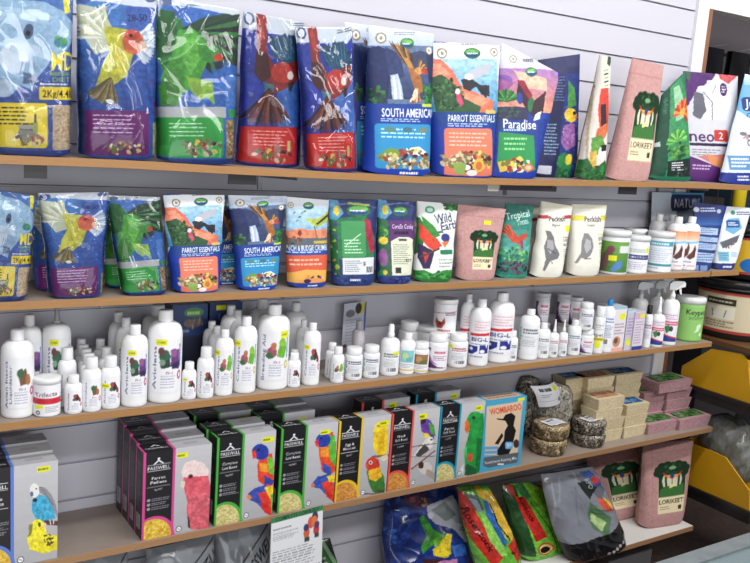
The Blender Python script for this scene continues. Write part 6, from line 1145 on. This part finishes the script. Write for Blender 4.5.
col(648.5, 679, .034, 1, PK, gr, 'pink block, left one in the front row at the shelf end', g, d=.08, seed=60)
col(679.5, 711.5, .022, 1, PK, gr, 'pink block, right one in the front row at the shelf end', g, d=.08, seed=64)
col(641, 664, .128, 3, PK, gr, 'pink block in the middle left pink stack', g, seed=70, d=.10)
col(664.5, 690, .118, 3, PK, gr, 'pink block in the right hand pink stack', g, seed=80, d=.11)
col(658, 692.5, .100, 4, PK, gr, 'pink block lying across the right hand pink stack', g, seed=86, lev0=3, d=.10)
# ================================================================ odd things on shelf three
def card(quad, Y, ar, name, label, cat, th=.002, tilt=0):
    q = [hitY(x, y, Y) for x, y in quad]; org = (q[0]+q[1]+q[2]+q[3])/4; nv, nu = ar.shape[:2]; U, V = np.meshgrid(np.linspace(0, 1, nu), np.linspace(0, 1, nv))
    P = q[0]*((1-U)*(1-V))[..., None]+q[1]*(U*(1-V))[..., None]+q[2]*(U*V)[..., None]+q[3]*((1-U)*V)[..., None]; P2 = P.copy(); P2[..., 1] += th
    b = MB(); b.grid(P, ar, 0, False, flip=True); b.grid(P2[::max(1, nv-1), ::max(1, nu-1)], (210, 210, 214), 0, False)
    for A_, B_ in ((P[0], P2[0]), (P[-1], P2[-1]), (P[:, 0], P2[:, 0]), (P[:, -1], P2[:, -1])): b.grid(np.stack([A_, B_]), (210, 210, 214), 0, False)
    o = obj(name, b.mesh(name, org), CARD, None, org); return tag(o, label, cat)
a = Art(36, 62, [(0, 0), (100, 0), (100, 170), (0, 170)], (0, 0, 1), (190, 194, 206)); a.R(90, 4, 98, 168, (60, 80, 150)); a.E(30, 40, 20, 14, (120, 110, 120)); a.P([(50, 30), (70, 6), (92, 4), (88, 40), (60, 50)], (206, 190, 50)); a.E(64, 24, 14, 20, (50, 40, 40)); a.X(14, 60, 80, 150, (140, 144, 160), 8, .3); a.E(14, 160, 8, 8, (90, 60, 80))
card([(344.5, 304), (367, 301), (364, 346), (341.5, 349)], .20, a.out(), 'blister_card', 'pale hanging card with black and yellow bird behind the grey capped bottle', 'card')
a = Art(60, 50, [(0, 0), (100, 0), (100, 80), (0, 80)], (0, 0, 1), (36, 60, 110)); a.E(60, 9, 28, 5, (60, 140, 90)); a.X(42, 7, 78, 11, (200, 214, 120), 1, .8); a.E(60, 20, 28, 4.5, (130, 110, 104)); a.SE(60, 20, 28, 4.5, [(170, 150, 140), (110, 90, 84)], 24, 2.6); a.X(10, 26, 50, 29, (170, 174, 190), 1, .8); a.R(0, 33, 100, 80, (34, 40, 62)); ar = a.out()
def boxpx(x0, x1, yt, Y, k, ar, dep, name, label, cat, group=None, top=(200, 205, 215), side=(180, 185, 195), h=None):
    z = shelf_z(k, 1.); X0 = colX(x0, Y, z+.05); X1 = colX(x1, Y, z+.05); hh = h or hitY((x0+x1)/2, yt, Y)[2]-z
    return carton(X0, X1, Y, Y+dep, z, hh, ar, plain(side), plain(top), label, name, cat, group)
boxpx(171, 206, 305, .17, 3, ar, .06, 'treat_box', 'dark blue box with green oval logo at the back, left of two', 'box', 'dark blue boxes at the back of the third shelf', (30, 44, 84), (30, 44, 84))
a = Art(60, 50, [(0, 0), (100, 0), (100, 80), (0, 80)], (0, 0, 1), (30, 52, 100)); a.R(20, 3, 50, 8, YE); a.T('IT', 30, 15, 7, (120, 150, 200)); a.E(70, 18, 20, 5, (70, 100, 120)); a.R(0, 33, 100, 80, (34, 40, 62))
boxpx(208, 240, 303, .17, 3, a.out(), .06, 'treat_box', 'dark blue box with yellow sticker at the back, right of two', 'box', 'dark blue boxes at the back of the third shelf', (30, 44, 84), (30, 44, 84))
a = Art(30, 70, [(0, 0), (100, 0), (100, 220), (0, 220)], (0, 0, 1), (222, 218, 222)); a.R(0, 0, 100, 14, (150, 190, 206)); a.E(70, 50, 22, 16, YE); a.X(20, 80, 90, 140, (160, 130, 150), 4, .4); a.E(45, 170, 28, 26, (190, 140, 110)); a.E(40, 165, 14, 14, (120, 70, 60)); a.R(0, 200, 100, 220, (230, 170, 150)); ab = a.out()
boxpx(611, 624, 307, .012, 3, ab, .07, 'medicine_carton', 'white carton with small animal picture right of the blue capped bottle', 'carton', 'small cartons on the third shelf')
a = Art(30, 70, [(0, 0), (100, 0), (100, 220), (0, 220)], (0, 0, 1), (196, 186, 206)); a.R(0, 0, 100, 18, (176, 206, 214)); a.E(50, 176, 26, 22, YE); a.X(20, 40, 90, 140, (140, 110, 150), 6, .35); ac = a.out()
boxpx(625, 632.5, 311, .014, 3, ac, .07, 'medicine_carton', 'slim lilac carton with yellow dot', 'carton', 'small cartons on the third shelf')
a = Art(34, 70, [(0, 0), (100, 0), (100, 200), (0, 200)], (0, 0, 1), (214, 204, 216)); a.R(4, 6, 96, 40, (206, 170, 196)); a.R(50, 14, 92, 34, YE); a.X(12, 50, 90, 170, (150, 130, 160), 9, .35); a.R(0, 180, 100, 200, (50, 60, 140)); ad = a.out()
boxpx(633, 643, 312, .008, 3, ad, .06, 'medicine_carton', 'pale pink carton with small print and blue foot', 'carton', 'small cartons on the third shelf')
# paper notice hanging from the fourth shelf
a = Art(96, 110, [(0, 0), (100, 0), (100, 120), (0, 120)], (0, 0, 1), (224, 226, 230)); a.R(0, 0, 100, 7.5, (60, 130, 80)); a.T('COMPLETE LORIKEET', 50, 4, 5.4, (24, 50, 34), w=84, bold=.03); a.X(4, 16, 40, 19, (110, 110, 116), 1, .4); a.X(4, 22, 52, 34, (140, 142, 150), 5, .35)
for x, y, c in ((84, 14, (60, 60, 90)), (76, 20, (206, 90, 60)), (68, 32, (200, 100, 60)), (87, 31, (190, 60, 60)), (83, 20, (220, 120, 70))): a.E(x, y, 6, 8, c)
a.E(67, 25, 5, 5, (60, 60, 110)); a.E(88, 25, 5, 5, (90, 60, 110)); a.R(64, 38, 74, 44, (60, 70, 60)); a.R(84, 36, 92, 42, (60, 70, 60)); a.X(4, 46, 96, 116, (130, 132, 142), 20, .35)
q = [hitY(x, y, -.004) for x, y in ((271.5, 518.5), (323, 505), (320, 590), (268, 606))]; org = (q[0]+q[1])/2; U, V = np.meshgrid(np.linspace(0, 1, 96), np.linspace(0, 1, 110))
P = q[0]*((1-U)*(1-V))[..., None]+q[1]*(U*(1-V))[..., None]+q[2]*(U*V)[..., None]+q[3]*((1-U)*V)[..., None]; P[..., 1] -= .006*V+.003*np.sin(U*3)*V; b = MB(); b.grid(P, a.out(), flip=True); P2 = P.copy(); P2[..., 1] += .0006; b.grid(P2[::3, ::3], (220, 222, 226))
o = obj('paper_notice', b.mesh('n', org), LABEL, None, org); tag(o, 'white paper notice with green header hanging from the fourth shelf edge', 'notice')
# ================================================================ bags on the lowest shelf
LG = 'big bags on the lowest shelf'
def big(q, yl, yr, lean, T, ar, label, seed, **k): k.setdefault('m', GLOSS); return pouch('feed_sack', q, 5, yl, yr, lean, T, ar, label, 'bag', LG, seed=seed, **k)
big([(386, 491), (454, 477), (474, 600), (390, 614)], .12, .12, .08, .055, a_f1().out(), 'plump blue shiny bag with green and yellow parrot on lowest shelf', 81, wr=.012, gus=.8, bow=.02, back=(34, 60, 140))
big([(457, 487), (487, 484), (520, 592), (480, 604)], .02, .02, .1, .05, a_f2().out(), 'green bag with macaw and red band, left of the two tilted ones', 84, wr=.007, bow=.012, back=(90, 160, 50))
big([(501, 484), (545, 481), (564, 588), (522, 598)], .045, .045, .09, .045, a_f3().out(), 'green bag with macaw and red band, right of the two tilted ones', 87, wr=.007, bow=.012, back=(90, 160, 50))
big([(541, 474), (592, 466), (624, 545), (567, 575)], -.025, -.025, .09, .042, a_f4().out(), 'tilted grey and black shiny bag with lorikeet picture', 90, wr=.012, bow=.018, back=(60, 60, 66))
al = a_lk2(100, 190, (80, 150), (24, 46, 86, 158)).out()
big([(584, 449), (640, 441), (638, 524), (598, 533)], .15, .135, .04, .04, al, 'pink kraft sack on lowest shelf, partly behind the grey and black bag', 93, m=PAPER, back=PINK, box=5, wr=.0015)
big([(643, 444), (694, 439), (679, 520), (638, 527)], .05, .02, .05, .042, al, 'pink kraft sack with tree label at the right end of lowest shelf', 96, m=PAPER, back=PINK, box=5, wr=.0015)
ap = a_pass(None)
for i, (q, lb) in enumerate([([(70, 560), (128, 546), (128, 690), (74, 705)], 'dark grey sack under the fourth shelf, leftmost of three'), ([(146, 549), (214, 533), (212, 680), (150, 690)], 'grey sack under the fourth shelf, middle of three'), ([(214, 530), (270, 516), (268, 660), (220, 675)], 'grey sack beside the paper notice')]):
    big(q, .05, .04, .06, .06, ap, lb, 100+i, wr=.005, back=(90, 96, 100))
a = Art(40, 60, [(0, 0), (100, 0), (100, 150), (0, 150)], (0, 0, 1), (30, 36, 32)); a.P([(40, 0), (60, 0), (100, 60), (100, 90)], (110, 150, 110)); a.P([(10, 0), (40, 0), (90, 90), (80, 90)], (60, 110, 60)); a.X(14, 30, 50, 60, (190, 200, 190), 3, .4)
big([(312, 542), (330, 538), (350, 640), (314, 650)], .06, .06, .06, .03, a.out(), 'dark sack with green edge just right of the paper notice', 110)
# ================================================================ lights: fluorescent ceiling fittings, soft ambient and an added front fill
w = bpy.data.worlds.new('World'); bpy.context.scene.world = w; w.use_nodes = True
w.node_tree.nodes['Background'].inputs[0].default_value = (.93, .92, 1.0, 1); w.node_tree.nodes['Background'].inputs[1].default_value = .26
def area(loc, sx, sy, e, rot, col=(1, .985, .975)):
    l = bpy.data.lights.new('area_light', 'AREA'); l.shape = 'RECTANGLE'; l.size = sx; l.size_y = sy; l.energy = e; l.color = col
    o = bpy.data.objects.new('area_light', l); C.objects.link(o); o.location = loc; o.rotation_euler = rot
area((1.0, -1.15, 3.2), 3.4, .22, 46, (.35, 0, 0)); area((3.7, -1.2, 3.2), 1.8, .22, 28, (.35, 0, 0)); area((.6, -3.0, 3.2), 3.0, .3, 40, (.75, 0, 0)); area((3.4, -3.0, 3.2), 2.2, .3, 36, (.75, 0, 0))
area((.5, -5.8, 1.5), 5.0, 2.2, 122, (PI/2, 0, 0), (.94, .97, 1))        # added soft fill from behind the camera, lifts the dark shelf backs
s = bpy.context.scene; s.view_settings.view_transform = 'Standard'; s.view_settings.look = 'None'; s.view_settings.gamma = 1; s.view_settings.use_curve_mapping = False; s.view_settings.exposure = 0.0
s.cycles.max_bounces = 6; s.cycles.transparent_max_bounces = 16
